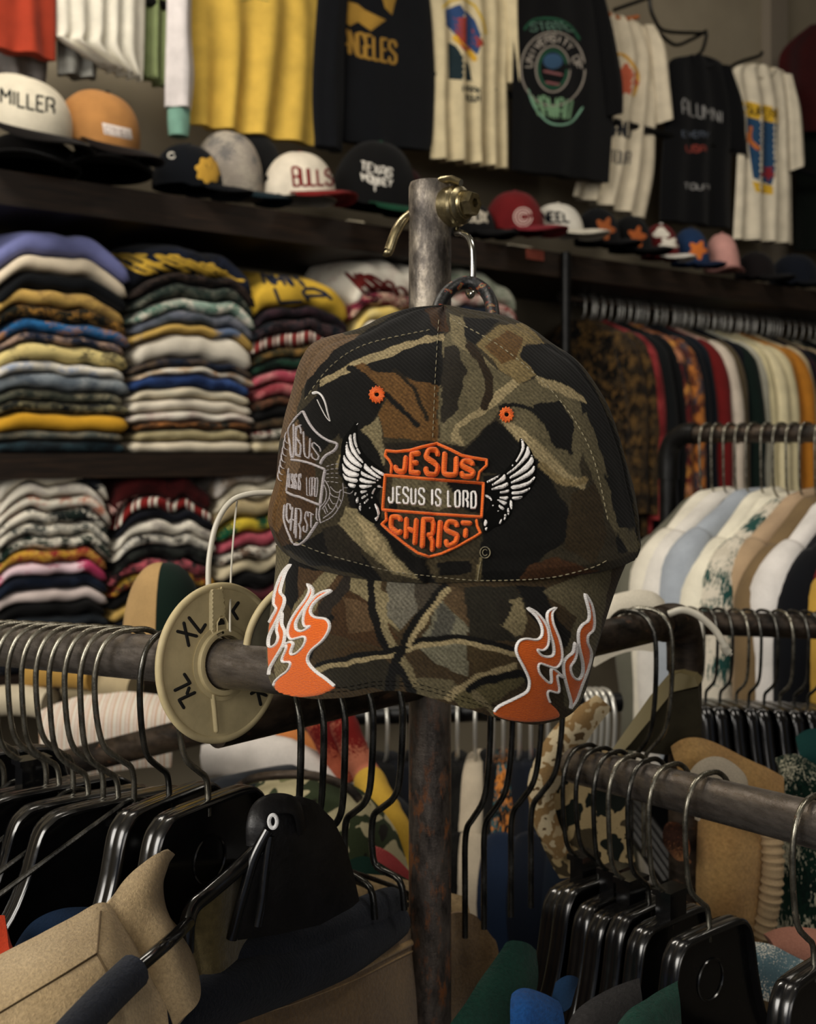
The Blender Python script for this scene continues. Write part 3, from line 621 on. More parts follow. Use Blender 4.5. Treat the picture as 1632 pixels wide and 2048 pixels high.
# side shield in silver thread
ss = lambda p: (520+p[0]/6.025, 770+p[1]/6.025); g = MB()
for l in ([(520,310),(600,470),(700,590),(820,670),(930,710),(900,790),(800,850),(745,920),(735,960)], [(370,900),(490,915),(620,950),(790,1020)], [(790,1020),(765,1150),(730,1440)], [(320,1290),(400,1330),(480,1350),(600,1400),(730,1450)], [(410,1910),(470,1925),(560,1860),(650,1730),(700,1650)]): stroke(g, SCr, [ss(q) for q in cr(l, 3)], 5., .0010)
for l in ([(520,310),(430,400),(350,520),(350,620),(372,760),(385,890)], [(320,1290),(335,1150),(350,1000)], [(300,1440),(290,1600),(320,1720),(370,1840),(400,1910)], [(690,1480),(685,1600),(705,1640)], [(735,1450),(715,1560),(735,1670)]): stroke(g, SCr, [ss(q) for q in cr(l, 3)], 2.6, .0007)
for ch, q in (('J', ((360,560),(410,470),(415,880),(370,850))), ('E', ((440,510),(505,480),(500,870),(440,850))), ('S', ((440,520),(500,500),(495,860),(435,830))), ('U', ((530,560),(610,640),(600,895),(540,855))), ('S', ((640,680),(740,770),(700,915),(625,875))),
              ('C', ((330,1430),(375,1440),(370,1680),(325,1610))), ('H', ((400,1470),(440,1480),(420,1800),(375,1760))), ('R', ((445,1490),(505,1500),(490,1860),(440,1850))), ('S', ((560,1530),(590,1530),(570,1780),(525,1760))), ('T', ((590,1530),(655,1570),(640,1730),(600,1720)))):
    m = quadmap(q)
    for st in FONT[ch]: stroke(g, SCr, [ss(m(u, v)) for u, v in st], 2.6, .0008)
for wd, q in (('JESUS IS', ((335,1070),(500,1070),(490,1270),(340,1230))), ('LORD', ((565,1110),(705,1120),(690,1350),(570,1330)))):
    for st in letters(wd, q): stroke(g, SCr, [ss(p) for p in st], 1.7, .0005)
for l in ([(780,1140),(840,1250),(835,1370),(750,1500)], [(775,1200),(805,1290),(790,1400),(730,1470)], [(850,1225),(900,1280),(950,1295),(1000,1255)], [(840,1290),(880,1340),(960,1360)], [(835,1350),(880,1430),(920,1430)], [(820,1430),(850,1490),(880,1500)], [(1000,1180),(1008,1330),(960,1470),(870,1590),(740,1660)], [(970,1260),(950,1380),(880,1520),(760,1610)], [(790,1460),(820,1540)], [(1010,1240),(1060,1240)], [(1010,1290),(1090,1310),(1130,1270)], [(960,1370),(985,1420)], [(920,1440),(940,1500)], [(770,1490),(800,1560)]): stroke(g, SCr, [ss(q) for q in cr(l, 3)], 1.6, .0005)
for k in range(7): x0 = 325-k*14; y0 = 560+k*75; stroke(g, SCr, [ss(q) for q in cr([(x0, y0), (x0-22, y0+70), (x0-8, y0+130), (x0+30, y0+150)], 3)], 1.5, .0005)
for k in range(5): stroke(g, SCr, [ss(q) for q in [(800, 985+k*45), (880, 960+k*52), (975, 945+k*60)]], 1.5, .0005, dash=3)
obj('side_shield_embroidery', g, M_gy, crown_o)
g = MB(); stroke(g, SCr, [ss(q) for q in cr([(632,108),(690,92),(745,130),(790,220),(820,340),(850,440)], 4)], lambda t: 5.*(1-.7*t), .0010); stroke(g, SCr, [ss(q) for q in cr([(690,175),(740,280),(800,390),(845,440)], 4)], 1.8, .0006)
obj('side_curl_embroidery', g, M_wh, crown_o)
# eyelets
for ex, ey, r in ((754, 790, 15), (1013, 830, 13.5)):
    g = MB()
    for k in range(26):
        a = 2*PI*k/26; r2 = r*(1.12 if k % 2 else .98); stroke(g, SCr, [(ex+math.cos(a)*4.2, ey+math.sin(a)*4.2), (ex+math.cos(a)*r2, ey+math.sin(a)*r2*1.08)], 3.4, .0010, step=1.6)
    ey_ = obj('eyelet', g, M_or, crown_o)
    g = MB(); fill(g, SCr, [(ex+4.4*math.cos(2*PI*k/14), ey+4.4*math.sin(2*PI*k/14)) for k in range(14)], .0006, 3, 2, 1.5); obj('eyelet_hole', g, M_bkt, crown_o)
# stitch lines, small ringed mark
g = MB()
sl = [(578,1078),(640,1104),(700,1122),(780,1142),(860,1152),(940,1160),(1020,1160),(1100,1155),(1180,1136),(1215,1120)]
stroke(g, SCr, cr(sl, 8), 1.5, .0005, dash=4)
stroke(g, SCr, [(x-7, y) for x, y in cr([(884,640),(877,760),(872,880)], 10)], 1.2, .0005, dash=4)
stroke(g, SCr, cr([(610,800),(660,735),(730,690),(860,660)], 10), 1.2, .0005, dash=4)
stroke(g, SCr, cr([(905,640),(1010,700),(1110,790),(1180,900),(1215,1040)], 12), 1.2, .0005, dash=4)
stroke(g, SCr, [(970+10*math.cos(a), 1105+11*math.sin(a)) for a in np.linspace(0, 2*PI, 28)[:-1]], 1.8, .0006, closed=True)
stroke(g, SCr, [(970+5*math.cos(a), 1105+6*math.sin(a)) for a in np.linspace(.6, 5.7, 18)], 1.6, .0006)
stroke(g, SCr, cr([(962,1122),(958,1140),(955,1160)], 4), 1.6, .0004)
obj('stitching', g, M_tn, crown_o)
# flames
fl = lambda p: (525+p[0]/6.826, 1110+p[1]/6.826); fr_ = lambda p: (970+p[0]/6.8, 1170+p[1]/6.8)
FLB = [(995,1790),(870,1685),(740,1592),(645,1490),(622,1400),(680,1290),(820,1170),(905,1040),(918,940),(860,872),(720,850),(662,785),(685,690),(780,590),(945,490),(850,498),(740,555),(640,670),(585,780),(565,900),(590,975),(662,968),(600,1012),(530,1040),(470,1012),(462,930),(505,840),(595,700),(680,560),(690,460),(622,402),(650,480),(600,600),(480,760),(385,920),(355,1060),(392,1145),(470,1135),(570,1112),(598,1150),(560,1250),(470,1338),(402,1355),(395,1305),(425,1220),(400,1190),(345,1200),(285,1255),(335,1240),(325,1300),(282,1400),(285,1455),(375,1458),(388,1500),(345,1580),(260,1645),(180,1725),(162,1790),(205,1870),(320,1925),(540,1940),(760,1915),(930,1850)]
FLL = [(92,1640),(105,1550),(170,1430),(280,1240),(310,1130),(312,1040),(270,940),(275,795),(225,900),(205,1030),(225,1110),(200,1205),(130,1258),(88,1230),(102,1100),(190,920),(265,760),(305,650),(300,575),(250,512),(268,400),(325,225),(385,132),(290,230),(220,380),(172,550),(165,670),(200,730),(150,830),(98,930),(80,1100),(68,1250),(75,1450)]
FRB = [(115,1722),(190,1642),(400,1540),(560,1450),(598,1350),(585,1250),(520,1110),(440,960),(418,860),(460,765),(560,732),(700,745),(768,680),(765,560),(690,420),(575,315),(700,380),(820,530),(858,680),(845,820),(780,885),(702,875),(770,958),(870,975),(928,930),(922,800),(875,640),(840,480),(855,365),(960,312),(908,380),(920,520),(1000,720),(1038,900),(1028,1030),(960,1118),(860,1100),(745,1062),(715,1110),(745,1210),(860,1325),(898,1290),(893,1150),(945,1150),(1060,1255),(985,1222),(975,1270),(1000,1400),(975,1458),(862,1432),(842,1490),(880,1600),(980,1700),(1005,1795),(800,1850),(560,1862),(300,1830),(150,1775)]
FRR = [(1152,1680),(1162,1580),(1120,1420),(1072,1220),(1062,1060),(1110,980),(1190,910),(1215,785),(1238,900),(1208,1020),(1152,1110),(1182,1230),(1260,1285),(1318,1200),(1320,1050),(1272,830),(1265,640),(1320,540),(1398,480),(1408,350),(1352,125),(1435,250),(1475,450),(1462,605),(1392,680),(1385,780),(1436,930),(1395,1130),(1305,1370),(1238,1555)]
for tr, pls, mt, n_open in ((fl, (FLB, FLL), M_or, (57, 29)), (fr_, (FRB, FRR), M_or, (51, 30))):
    f = MB(); w = MB()
    for pl, no in zip(pls, n_open):
        c = [tr(q) for q in cr(pl, 3, True)]; fill(f, SBr, c, .0006, 4, 4, 2.4)
        op = [tr(q) for q in cr(pl[:no+1] if no < len(pl) else pl+pl[:1], 3)]
        stroke(w, SBr, op, 5.4, .0011, step=2.)
    obj('flame_embroidery', f, mt, brim_o); obj('flame_outline', w, M_wh, brim_o)
# brim edge stitch
g = MB()
for off in (9, 17):
    stroke(g, SBr, [(x, y-off-(6 if 600 < x < 1100 else 0)) for x, y, _ in [tuple(q) for q in cr(E[6:13], 10)]], 1.1, .0003, dash=4)
obj('brim_stitching', g, M_bkt, brim_o)
# camouflage cord loop from the cap's crown over the hook
cord = NT('camouflage_cord'); cord.set(.45, 0, .4); cord.base(cord.ramp(cord.noise(cord.coord(), 170, 3, .6), [(.34, (14, 15, 16)), (.52, (28, 32, 38)), (.58, (120, 44, 22)), (.63, (120, 104, 66)), (.68, (20, 20, 22))], 'CONSTANT')); cord.bump(cord.noise(cord.coord(), 500, 3), .5, .0008); cord = cord.m
lp = cr([tuple(P(x, y, Y)) for x, y, Y in ((868, 650, .70), (878, 612, .716), (895, 585, .728), (920, 568, .735), (945, 566, .735), (968, 580, .728), (982, 605, .716), (986, 640, .69), (984, 670, .67))], 8)
obj('hanging_loop', MB().tube(lp, .0042, 14), cord, capr)
# ================================================================== wall shelves
def shelf(z0, z1, label, s0=-.5, s1=3.6):
    b = wbox(MB(), s0, s1, -.385, .0, z0, z1); o = obj('wall_shelf', b, M_wood, None, smooth=False)
    tag(o, label, 'shelf'); return o
ZU = CZ+.552; ZM = CZ-.002; ZL = CZ-.44
shelf(ZU-.068, ZU, 'thick dark wooden shelf along the wall carrying the row of caps')
shelf(ZM-.05, ZM, 'dark wooden shelf under the taller stacks of folded shirts', s1=1.42)
shelf(ZL-.05, ZL, 'lowest dark wooden shelf under the shorter stacks of folded shirts', s1=1.42)
M_blk = plain('black_steel', (22, 22, 22), .4, .6, var=.3)
s_ = Ws(1131, .01)
up = tag(obj('shelf_upright', MB().tube([Wp(s_, .012, 0), Wp(s_, .012, 1.2), Wp(s_, .012, ZU)], .0135, 20), M_blk), 'black steel upright pipe under the cap shelf, right of the camouflage cap', 'upright')
# ------------------------------------------------------------------ folded shirts
def folded(name, s0, s1, base, th, t_front, depth, m, rise=0.0, seed=0, ns=30):
    """base: array of heights over s-samples; returns new top heights"""
    rnd = random.Random(seed); ph = rnd.random()*9; rows = []; S = np.linspace(0, 1, ns)
    tk = []
    for i, u in enumerate(S):
        x = abs(2*u-1); k = th*(1-.13*x**3)*(1+.18*mnoise.noise(Vector((u*5+ph, seed*.37, 0)))); tk.append(max(.006, k))
    j0 = (rnd.random()-.5)*.018; j1 = (rnd.random()-.5)*.018
    NT_ = 26
    for i, u in enumerate(S):
        s = s0+j0+(s1+j1-s0-j0)*u; e = max(0.0, 1-((abs(2*u-1)-.9)/.1)**2) if abs(2*u-1) > .9 else 1.
        h = tk[i]*(.25+.75*math.sqrt(e)); zb = base[i]+(tk[i]-h)*.5; tf = t_front+.012*mnoise.noise(Vector((u*4, ph, 1)))-(1-e)*.01
        r = []
        for k in range(NT_):
            a = 2*PI*k/NT_; c, sn = math.cos(a), math.sin(a)
            tt = tf-depth/2+(depth/2)*(abs(c)**.28)*(1 if c > 0 else -1); zz = zb+h*.5+h*.5*(abs(sn)**.6)*(1 if sn > 0 else -1)
            back = (tf-tt)/depth
            zz += rise*(max(0., back)**.8)*(1 if sn > 0 else .0)*(.6+.4*math.sin(PI*u)) + .0015*mnoise.noise(Vector((s*30, tt*30, seed)))
            r.append(Wp(s, tt, zz))
        rows.append(r)
    b = MB().grid(rows, closed_u=True); n = len(b.v)
    b.f.append(tuple(range(NT_))[::-1]); b.f.append(tuple(n-NT_+k for k in range(NT_)))
    o = obj(name, b, m, None, angle=70); return o, [base[i]+tk[i] for i in range(ns)], b
def pf(*cs, k='print', sc=1.): return fabric(cs[0], tuple(cs[1:]), k, sc)
def pl(*c): return fabric(tuple(c))
WHT = (226, 218, 200); CRM = (214, 198, 160); NVY = (30, 36, 52); BLK = (26, 26, 27); GRN = (28, 84, 58)
YEL = (222, 168, 40); RED = (172, 40, 34); MUS = (196, 156, 74); GRY = (120, 124, 122); PNK = (200, 84, 96); TEA = (52, 84, 96)
ORD = ['topmost', 'second', 'third', 'fourth', 'fifth', 'sixth', 'seventh', 'eighth', 'ninth', 'tenth', 'eleventh', 'twelfth', 'thirteenth', 'fourteenth', 'fifteenth', 'sixteenth', 'seventeenth', 'eighteenth']
TOPS = {}
def stack(key, px0, px1, zb, items, where, kind='folded_shirt', t=.0-.012):
    """items bottom-up: (thickness px, material, words)"""
    s0, s1 = Ws(px0, t), Ws(px1, t); base = [zb]*30; mid = WA+WD*((s0+s1)/2); mm = mid.y/F; n = len(items)
    for i, it in enumerate(items):
        th, m, words = it[:3]; rise = it[3] if len(it) > 3 else 0
        o, base, b = folded(kind, s0, s1, base, th*mm*.985, t+(-.004 if i == n-1 else 0), .27, m, rise, seed=hash((px0, i)) % 1000)
        nth = ORD[n-1-i]
        tag(o, '%s folded shirt, %s from top in %s' % (words, nth, where) if nth != 'topmost' else '%s folded shirt on top of %s' % (words, where), 'shirt', 'folded shirts in '+where)
    TOPS[key] = (o, b); return o
SA, SB, SC_, SD, SE = 'the far-left upper stack', 'the second upper stack', 'the third upper stack', 'the upper stack left of post', 'the upper stack right of post'
stack('A', -14, 258, ZM, [(25, pf(TEA, (40, 56, 66), (52, 84, 96)), 'dark teal'), (20, pf((120, 112, 92), (90, 96, 90), (130, 120, 96)), 'grey-tan'), (38, pl(222, 160, 28), 'bright yellow'),
 (22, pf(BLK, (40, 56, 60), (30, 34, 36), (150, 140, 100), sc=2), 'black speckled'), (24, pf((92, 94, 78), (66, 76, 66), (130, 122, 96)), 'olive plaid'), (34, pf((120, 130, 138), (96, 108, 120), (140, 146, 148)), 'faded grey-blue'), (24, pf(WHT, WHT, (150, 164, 190), sc=1.2), 'white'),
 (36, pf((222, 200, 124), (222, 200, 124), (214, 190, 116), (110, 100, 70)), 'pale yellow marked'), (20, pf((52, 76, 120), (40, 58, 90), (160, 130, 110), sc=1.4), 'navy printed'), (27, pf((36, 116, 186), (36, 116, 186), (170, 116, 70), (30, 96, 160), sc=1.2), 'bright blue printed'),
 (27, pf((34, 44, 34), (30, 34, 30), (176, 122, 44), (40, 52, 38), sc=2), 'dark green with yellow print'), (33, pf(MUS, MUS, (184, 146, 70), (150, 116, 60)), 'mustard printed'), (34, pl(32, 38, 46), 'dark navy'), (36, pl(232, 214, 184), 'cream'), (44, pl(116, 122, 182), 'periwinkle blue', .032)], SA)
stack('B', 268, 508, ZM, [(26, pl(226, 212, 184), 'cream-white'), (24, pf((176, 160, 116), (160, 146, 104), (190, 176, 132)), 'khaki'), (16, pf(BLK, (180, 110, 50), BLK, (60, 70, 60), sc=2.4), 'black and orange'), (20, pf(WHT, WHT, (190, 170, 160), sc=1.5), 'off-white'), (26, pl(228, 216, 194), 'white'),
 (22, pf((214, 200, 170), (200, 190, 164), (214, 200, 170)), 'pale cream'), (26, pf((48, 84, 160), (40, 70, 140), (60, 96, 170)), 'royal blue'), (15, pf((206, 176, 140), WHT, (196, 150, 110)), 'peach-tan'), (18, pf((40, 62, 100), (34, 50, 86), (110, 90, 70), sc=1.3), 'navy blue'), (52, pl(228, 218, 198), 'thick white'),
 (20, pf((202, 162, 76), (96, 116, 150), (202, 162, 76), sc=.5), 'mustard and blue'), (26, pf((100, 106, 122), (86, 96, 106), (116, 118, 128)), 'slate grey'), (28, pf((150, 176, 160), WHT, (90, 130, 112), sc=1.2), 'white and green plaid'), (28, pf((66, 86, 76), (110, 110, 96), (50, 66, 58), sc=1.5), 'dark green plaid'),
 (22, pf(BLK, (50, 36, 36), (90, 70, 60), sc=1.5), 'near-black printed'), (46, pf(NVY, (46, 58, 92), (46, 58, 92)), 'navy and yellow lettered', .05)], SB)
stack('C', 514, 706, ZM, [(28, pf(CRM, (190, 170, 120), CRM), 'cream and gold'), (22, pf(RED, WHT, (60, 90, 60), BLK, sc=1.6), 'red and white printed'), (24, pf(BLK, (60, 66, 46), (120, 90, 60), sc=2), 'dark printed'), (22, pl(34, 34, 36), 'black'), (22, pf((90, 56, 36), (150, 90, 60), (50, 60, 50), sc=2), 'brown floral'), (28, pf((186, 66, 80), (200, 110, 110), (170, 60, 70), sc=1.5), 'rose pink printed'),
 (26, pf((196, 70, 92), (196, 70, 92), (214, 130, 130), sc=1.5), 'bright pink printed'), (24, pf((24, 62, 46), (40, 90, 66), (24, 50, 40), sc=1.5), 'bottle green'), (22, pf((60, 66, 50), (150, 110, 50), (40, 70, 46), sc=2), 'green and gold printed'), (30, pf((170, 60, 56), WHT, (170, 60, 56), k='stripe'), 'red and white striped'), (28, pf(NVY, (50, 66, 80), (120, 80, 80), NVY, sc=2), 'navy floral'), (24, pf((60, 44, 58), (90, 56, 70), (40, 40, 50)), 'dark purple'), (52, pl(228, 180, 42), 'bright yellow lettered', .055)], SC_)
stack('D', 712, 880, ZM, [(28, pl(*CRM), 'cream'), (28, pl(46, 52, 60), 'charcoal'), (28, pf(WHT, (150, 60, 50), WHT), 'white and rust'), (28, pl(60, 84, 70), 'sage green'), (26, pl(*GRY), 'grey'), (28, pl(150, 50, 50), 'brick red'), (28, pl(*NVY), 'navy'), (26, pf(MUS, WHT, MUS), 'mustard check'), (27, pl(90, 100, 120), 'slate blue'), (25, pl(*WHT), 'off-white'), (28, pf((232, 198, 96), (240, 214, 130), (232, 198, 96)), 'pale yellow'), (28, pf((178, 46, 76), (214, 180, 150), BLK, (178, 46, 76), sc=1.6), 'pink floral'), (56, pf(WHT, WHT, WHT, (214, 200, 184)), 'white with red lettering', .06)], SD)
stack('E', 886, 1040, ZM, [(30, pl(*GRY), 'grey'), (30, pl(*NVY), 'navy'), (30, pl(*CRM), 'cream'), (30, pl(90, 40, 44), 'maroon'), (30, pl(60, 80, 70), 'dark sage'), (30, pl(*WHT), 'white'), (30, pl(70, 76, 90), 'slate'), (30, pl(40, 60, 90), 'blue'), (30, pf(CRM, WHT, CRM), 'cream check'), (28, pl(46, 66, 100), 'denim blue'), (28, pf((200, 150, 140), WHT, (170, 60, 60)), 'pale pink printed'), (40, pf((150, 156, 136), (120, 130, 110), (170, 170, 150)), 'grey-green', .05)], SE)
LA, LB_, LC = 'the far-left lower stack', 'the second lower stack', 'the lower stack beside the disc'
stack('LA', -8, 222, ZL, [(28, pl(*NVY), 'navy'), (28, pl(*CRM), 'cream'), (28, pl(120, 60, 60), 'brick'), (28, pl(60, 70, 80), 'slate'), (27, pl(*BLK), 'black'), (28, pl(214, 196, 190), 'pale pink-grey'), (28, pf((40, 58, 92), (36, 48, 80), (46, 66, 100)), 'navy blue'), (28, pf((214, 60, 110), (214, 60, 110), (232, 200, 210), sc=.5), 'hot pink and white'), (27, pf((196, 40, 50), (206, 150, 40), (196, 40, 50), (214, 170, 60), sc=1.4), 'red and yellow printed'), (27, pf(WHT, (40, 70, 56), WHT, (60, 84, 70), sc=1.1), 'white and dark green block'),
 (27, pf(WHT, (60, 80, 80), WHT, sc=1.3), 'white with grey-green marks'), (27, pf(WHT, (40, 66, 56), (50, 60, 60), WHT, sc=.8), 'green-banded white'), (26, pf(WHT, WHT, WHT, (200, 120, 90)), 'white with orange fleck'), (26, pf(WHT, WHT, (200, 190, 180)), 'plain white'), (40, pf(WHT, WHT, (60, 66, 80), WHT, sc=.5), 'white and navy', .035)], LA)
stack('LB', 232, 432, ZL, [(30, pl(*WHT), 'white'), (30, pl(70, 70, 76), 'grey'), (28, pl(*NVY), 'navy'), (28, pl(*MUS), 'mustard'), (28, pl(*BLK), 'black'), (28, pf(RED, YEL, GRN, sc=1.2), 'red, yellow and green printed'), (28, pf((40, 80, 80), PNK, BLK, sc=1.4), 'teal and pink printed'), (26, pf(BLK, (60, 66, 60), BLK), 'charcoal check'), (26, pf(WHT, BLK, WHT, (190, 186, 176), sc=1.4), 'white and black plaid'), (28, pf(WHT, WHT, (170, 160, 150)), 'white marled'), (20, pl(34, 40, 60), 'navy blue'), (26, pf((186, 40, 36), WHT, (186, 40, 36), k='stripe', sc=.8), 'red with white blocks'), (44, pf((120, 26, 28), (130, 30, 30), (110, 24, 26)), 'dark red lettered', .05)], LB_)
stack('LC', 440, 620, ZL, [(30, pl(*CRM), 'cream'), (30, pl(*NVY), 'navy'), (30, pl(*GRY), 'grey'), (30, pl(130, 50, 60), 'wine'), (30, pl(*BLK), 'black'), (30, pl(*CRM), 'cream-yellow'), (28, pf(WHT, (120, 90, 70), WHT, (60, 60, 60), sc=1.6), 'white floral'), (28, pf((190, 80, 96), (180, 70, 86), (196, 90, 104)), 'dusty pink'), (32, pf((22, 110, 70), (22, 110, 70), (222, 190, 40), sc=.6), 'green and yellow block'), (36, pf((176, 156, 112), (160, 140, 100), (190, 170, 126)), 'beige'), (30, pf((200, 190, 164), (180, 168, 140), (210, 200, 176)), 'oatmeal'), (34, pf((196, 186, 176), (150, 130, 110), (196, 186, 176)), 'pale grey and brown', .04)], LC)
def deco(key, quads, w, m, nm='lettering', parent=None):
    o, b = TOPS[key]; S = Surf(b); S.last = 2.5; g = MB()
    for txt, q in quads:
        for st in letters(txt, q): stroke(g, S, st, w, .0012, step=4)
    obj(nm, g, m, o)
M_ynav = pl(52, 66, 104); M_yelp = pl(224, 176, 48); M_redp = pl(160, 40, 36)
deco('B', [('GREAT', ((205,508),(360,512),(440,545),(285,548))), ('SKYE', ((370,520),(430,530),(490,562),(400,556))), ('WILSON', ((285,560),(470,558),(480,590),(290,590)))], 6, M_yelp)
deco('C', [('NAVY', ((520,538),(590,545),(620,575),(530,568))), ('LA', ((548,575),(640,578),(665,600),(560,606)))], 7, M_ynav)
deco('D', [('MAR', ((690,545),(745,552),(800,590),(740,598))), ('SO', ((770,560),(812,580),(812,612),(770,606)))], 7, M_redp)
deco('LB', [('NEWMAN', ((215,1008),(370,998),(415,1038),(235,1046)))], 5, pl(220, 170, 160))
# ------------------------------------------------------------------ caps on the top shelf
CAPPT = {}
def shopcap(px, w, ytop, ybase, c, brimc, label, yaw=0.0, t=-.075, under=None, brimlen=.062, tilt=0., squash=.95, zoff=0, button=True, front=None):
    s = Ws(px, t); ctr = Wp(s, t, 0); mm = ctr.y/F; zb = CZ-(ybase-HZ)*mm; h = (ybase-ytop)*mm*.93; r = w*mm/2
    ang = math.atan2(WN.y, WN.x)+yaw; M = Matrix.Translation((ctr.x, ctr.y, zb)) @ Matrix.Rotation(ang, 4, 'Z') @ Matrix.Rotation(tilt, 4, 'Y')
    R = thing('baseball_cap', label, 'cap', (ctr.x, ctr.y, zb), 'caps along the top shelf')
    rows = []
    for i in range(15):
        a = PI/2*i/14; rr = math.sin(a)**.82; zz = h*(math.cos(a)**.95)
        rows.append([M @ Vector((r*1.12*rr*math.cos(th)-.003, r*rr*math.sin(th)*squash, zz+(.006*rr if math.cos(th) < 0 else 0))) * 1 for th in np.linspace(0, 2*PI, 37)[:-1]])
    rows.append([M @ Vector((r*1.06*math.cos(th)-.003, r*.95*math.sin(th)*squash, .008)) for th in np.linspace(0, 2*PI, 37)[:-1]])
    cb = MB().grid(rows, closed_u=True, flip=True); cols_ = None
    cro = obj('crown', cb, c, R, angle=70)
    br = []
    for i in range(25):
        th = -1.25+2.5*i/24; p0 = Vector((r*1.10*math.cos(th), r*.98*math.sin(th), .004)); L = brimlen*(max(0, math.cos(th*1.18)))**.55+.004
        br.append([M @ (p0+Vector((L*q, 0, .006*math.sin(q*PI)-.012*q*0-.30*abs(math.sin(th))**2*L*q*1.4))) for q in np.linspace(0, 1, 7)])
    bb_ = MB().sheet([list(x) for x in zip(*br)], -.004)
    obj('brim', bb_, brimc, R, angle=70)
    if button: obj('button', MB().lathe([(.0005, h-.002), (.006, h-.001), (.006, h+.003), (.003, h+.005), (.0005, h+.0055)], 12, M), brimc, R)
    CAPPT[px] = (cro, cb); return R
def caplogo(px, items, m, w, nm='lettering', h=.0012, fills=()):
    R, cb = CAPPT[px]; S = Surf(cb); S.last = 2.6; g = MB()
    for st in items: stroke(g, S, st, w, h, step=3)
    for p in fills: fill(g, S, p, h, 5, 3, 4)
    if g.v: obj(nm, g, m, R)
def circ(cx, cy, rx, ry, n=20): return [(cx+rx*math.cos(a), cy+ry*math.sin(a)) for a in np.linspace(0, 2*PI, n+1)[:-1]]
def blob(cx, cy, rx, ry, k=9, am=.25, sd=0): return [(cx+rx*math.cos(a)*(1+am*math.sin(k*a+sd)), cy+ry*math.sin(a)*(1+am*math.sin(k*a+sd))) for a in np.linspace(0, 2*PI, 49)[:-1]]
D1 = pl(24, 20, 18); WC = pl(224, 212, 190)
shopcap(60, 210, 268, 345, D1, D1, 'black cap squashed under the cream cap at far left', -.5, -.10, brimlen=.05, button=False)
shopcap(38, 205, 148, 262, pl(214, 204, 180), pl(36, 28, 24), 'cream cap with dark green lettering and black brim at far left', .35, -.06, brimlen=.085, tilt=.30, front=1)
caplogo(38, letters('MILLER', ((2,176),(108,198),(108,228),(2,206))), pl(34, 52, 44), 5)
shopcap(215, 190, 292, 352, D1, D1, 'black cap lying beneath the tan cap', -.4, -.09, brimlen=.06, button=False)
shopcap(192, 165, 178, 292, pl(176, 118, 58), pl(44, 28, 22), 'tan orange cap with small white patch and dark brown brim', .45, -.05, brimlen=.075, tilt=.28)
caplogo(192, [], pl(220, 206, 196), 1, 'patch', fills=[[(204,245),(262,258),(266,281),(208,268)]]); caplogo(192, letters('CAMEL', ((210,252),(260,263),(261,275),(211,264))), pl(150, 40, 44), 3)
shopcap(512, 110, 262, 372, pl(44, 46, 48), pl(30, 30, 32), 'dark charcoal cap tucked behind the white lettered cap', .2, -.17)
shopcap(452, 135, 256, 392, pf((150, 140, 128), (116, 112, 108), (166, 156, 140)), pl(30, 66, 80), 'grey tie-dyed cap with teal brim', .75, -.13, brimlen=.07, tilt=.1)
shopcap(378, 126, 284, 384, pl(20, 28, 42), pl(20, 26, 38), 'navy cap with gold leaf badge and small white tag', 1.0, -.05)
caplogo(378, [], pl(206, 154, 44), 1, 'badge', fills=[blob(418, 340, 26, 26, 8, .12)]); caplogo(378, letters('V', ((410,326),(426,326),(426,344),(410,344))), pl(20, 26, 40), 4); caplogo(378, [circ(343, 311, 7, 6, 12)], pl(220, 214, 200), 3, 'tag')
shopcap(600, 140, 299, 404, WC, pl(178, 34, 32), 'white cap with red block lettering and red brim', .35, -.05)
caplogo(600, letters('BULLS', ((584,334),(664,340),(666,370),(588,372)), .2), pl(178, 40, 40), 5.5)
shopcap(812, 90, 330, 432, pl(92, 30, 32), pl(80, 24, 26), 'maroon cap half hidden behind the post', .1, -.12)
shopcap(745, 160, 276, 420, pl(28, 28, 30), pl(22, 96, 62), 'black cap with white script and green underbrim left of the post', .5, -.05, brimlen=.075, tilt=.14)
caplogo(745, [p for w_, q in (('TEXAS', ((722,322),(785,338),(783,355),(722,340))), ('MONKEY', ((722,346),(786,360),(784,374),(726,362))), ('T', ((740,366),(760,370),(758,384),(742,382)))) for p in letters(w_, q)], pl(214, 208, 196), 3.6)
shopcap(948, 84, 404, 474, pl(34, 34, 36), pl(24, 24, 26), 'black cap with grey-white print just right of the post', .4, -.07)
caplogo(948, letters('SOX', ((935,418),(975,424),(975,446),(937,442))), pl(190, 180, 160), 5)
shopcap(1030, 112, 378, 468, pl(168, 30, 34), pl(170, 44, 56), 'red cap with round white ring badge', .30, -.04, brimlen=.07)
caplogo(1030, [circ(1046, 434, 18, 18), circ(1046, 434, 12, 12)] + letters('C', ((1041,427),(1051,427),(1051,441),(1041,441))), pl(214, 180, 170), 3, 'badge')
shopcap(1116, 96, 404, 472, pl(206, 200, 186), pl(196, 188, 170), 'white cap with navy lettering beside the red cap', .5, -.05, brimlen=.07)
caplogo(1116, letters('NEEL', ((1082,424),(1138,426),(1140,444),(1086,444))), pl(34, 44, 66), 5)
shopcap(1196, 84, 412, 492, pl(22, 24, 30), pl(18, 18, 22), 'black cap with orange badge, left one of the pair', .35, -.05)
caplogo(1196, [], pl(170, 84, 34), 1, 'badge', fills=[blob(1210, 458, 17, 20, 5, .3, 1)])
shopcap(1262, 80, 428, 506, pl(24, 24, 26), pl(18, 18, 20), 'black cap with orange badge, right one of the pair', .3, -.05)
caplogo(1262, [], pl(176, 84, 32), 1, 'badge', fills=[blob(1274, 474, 16, 18, 5, .3, 2)])
shopcap(1322, 70, 444, 520, pl(150, 32, 34), pl(206, 200, 190), 'red and white patterned cap with white brim', .3, -.05, brimlen=.05)
caplogo(1322, [], pl(214, 206, 190), 1, 'badge', fills=[blob(1322, 466, 16, 10, 3, .2), blob(1338, 488, 18, 12, 5, .25)])
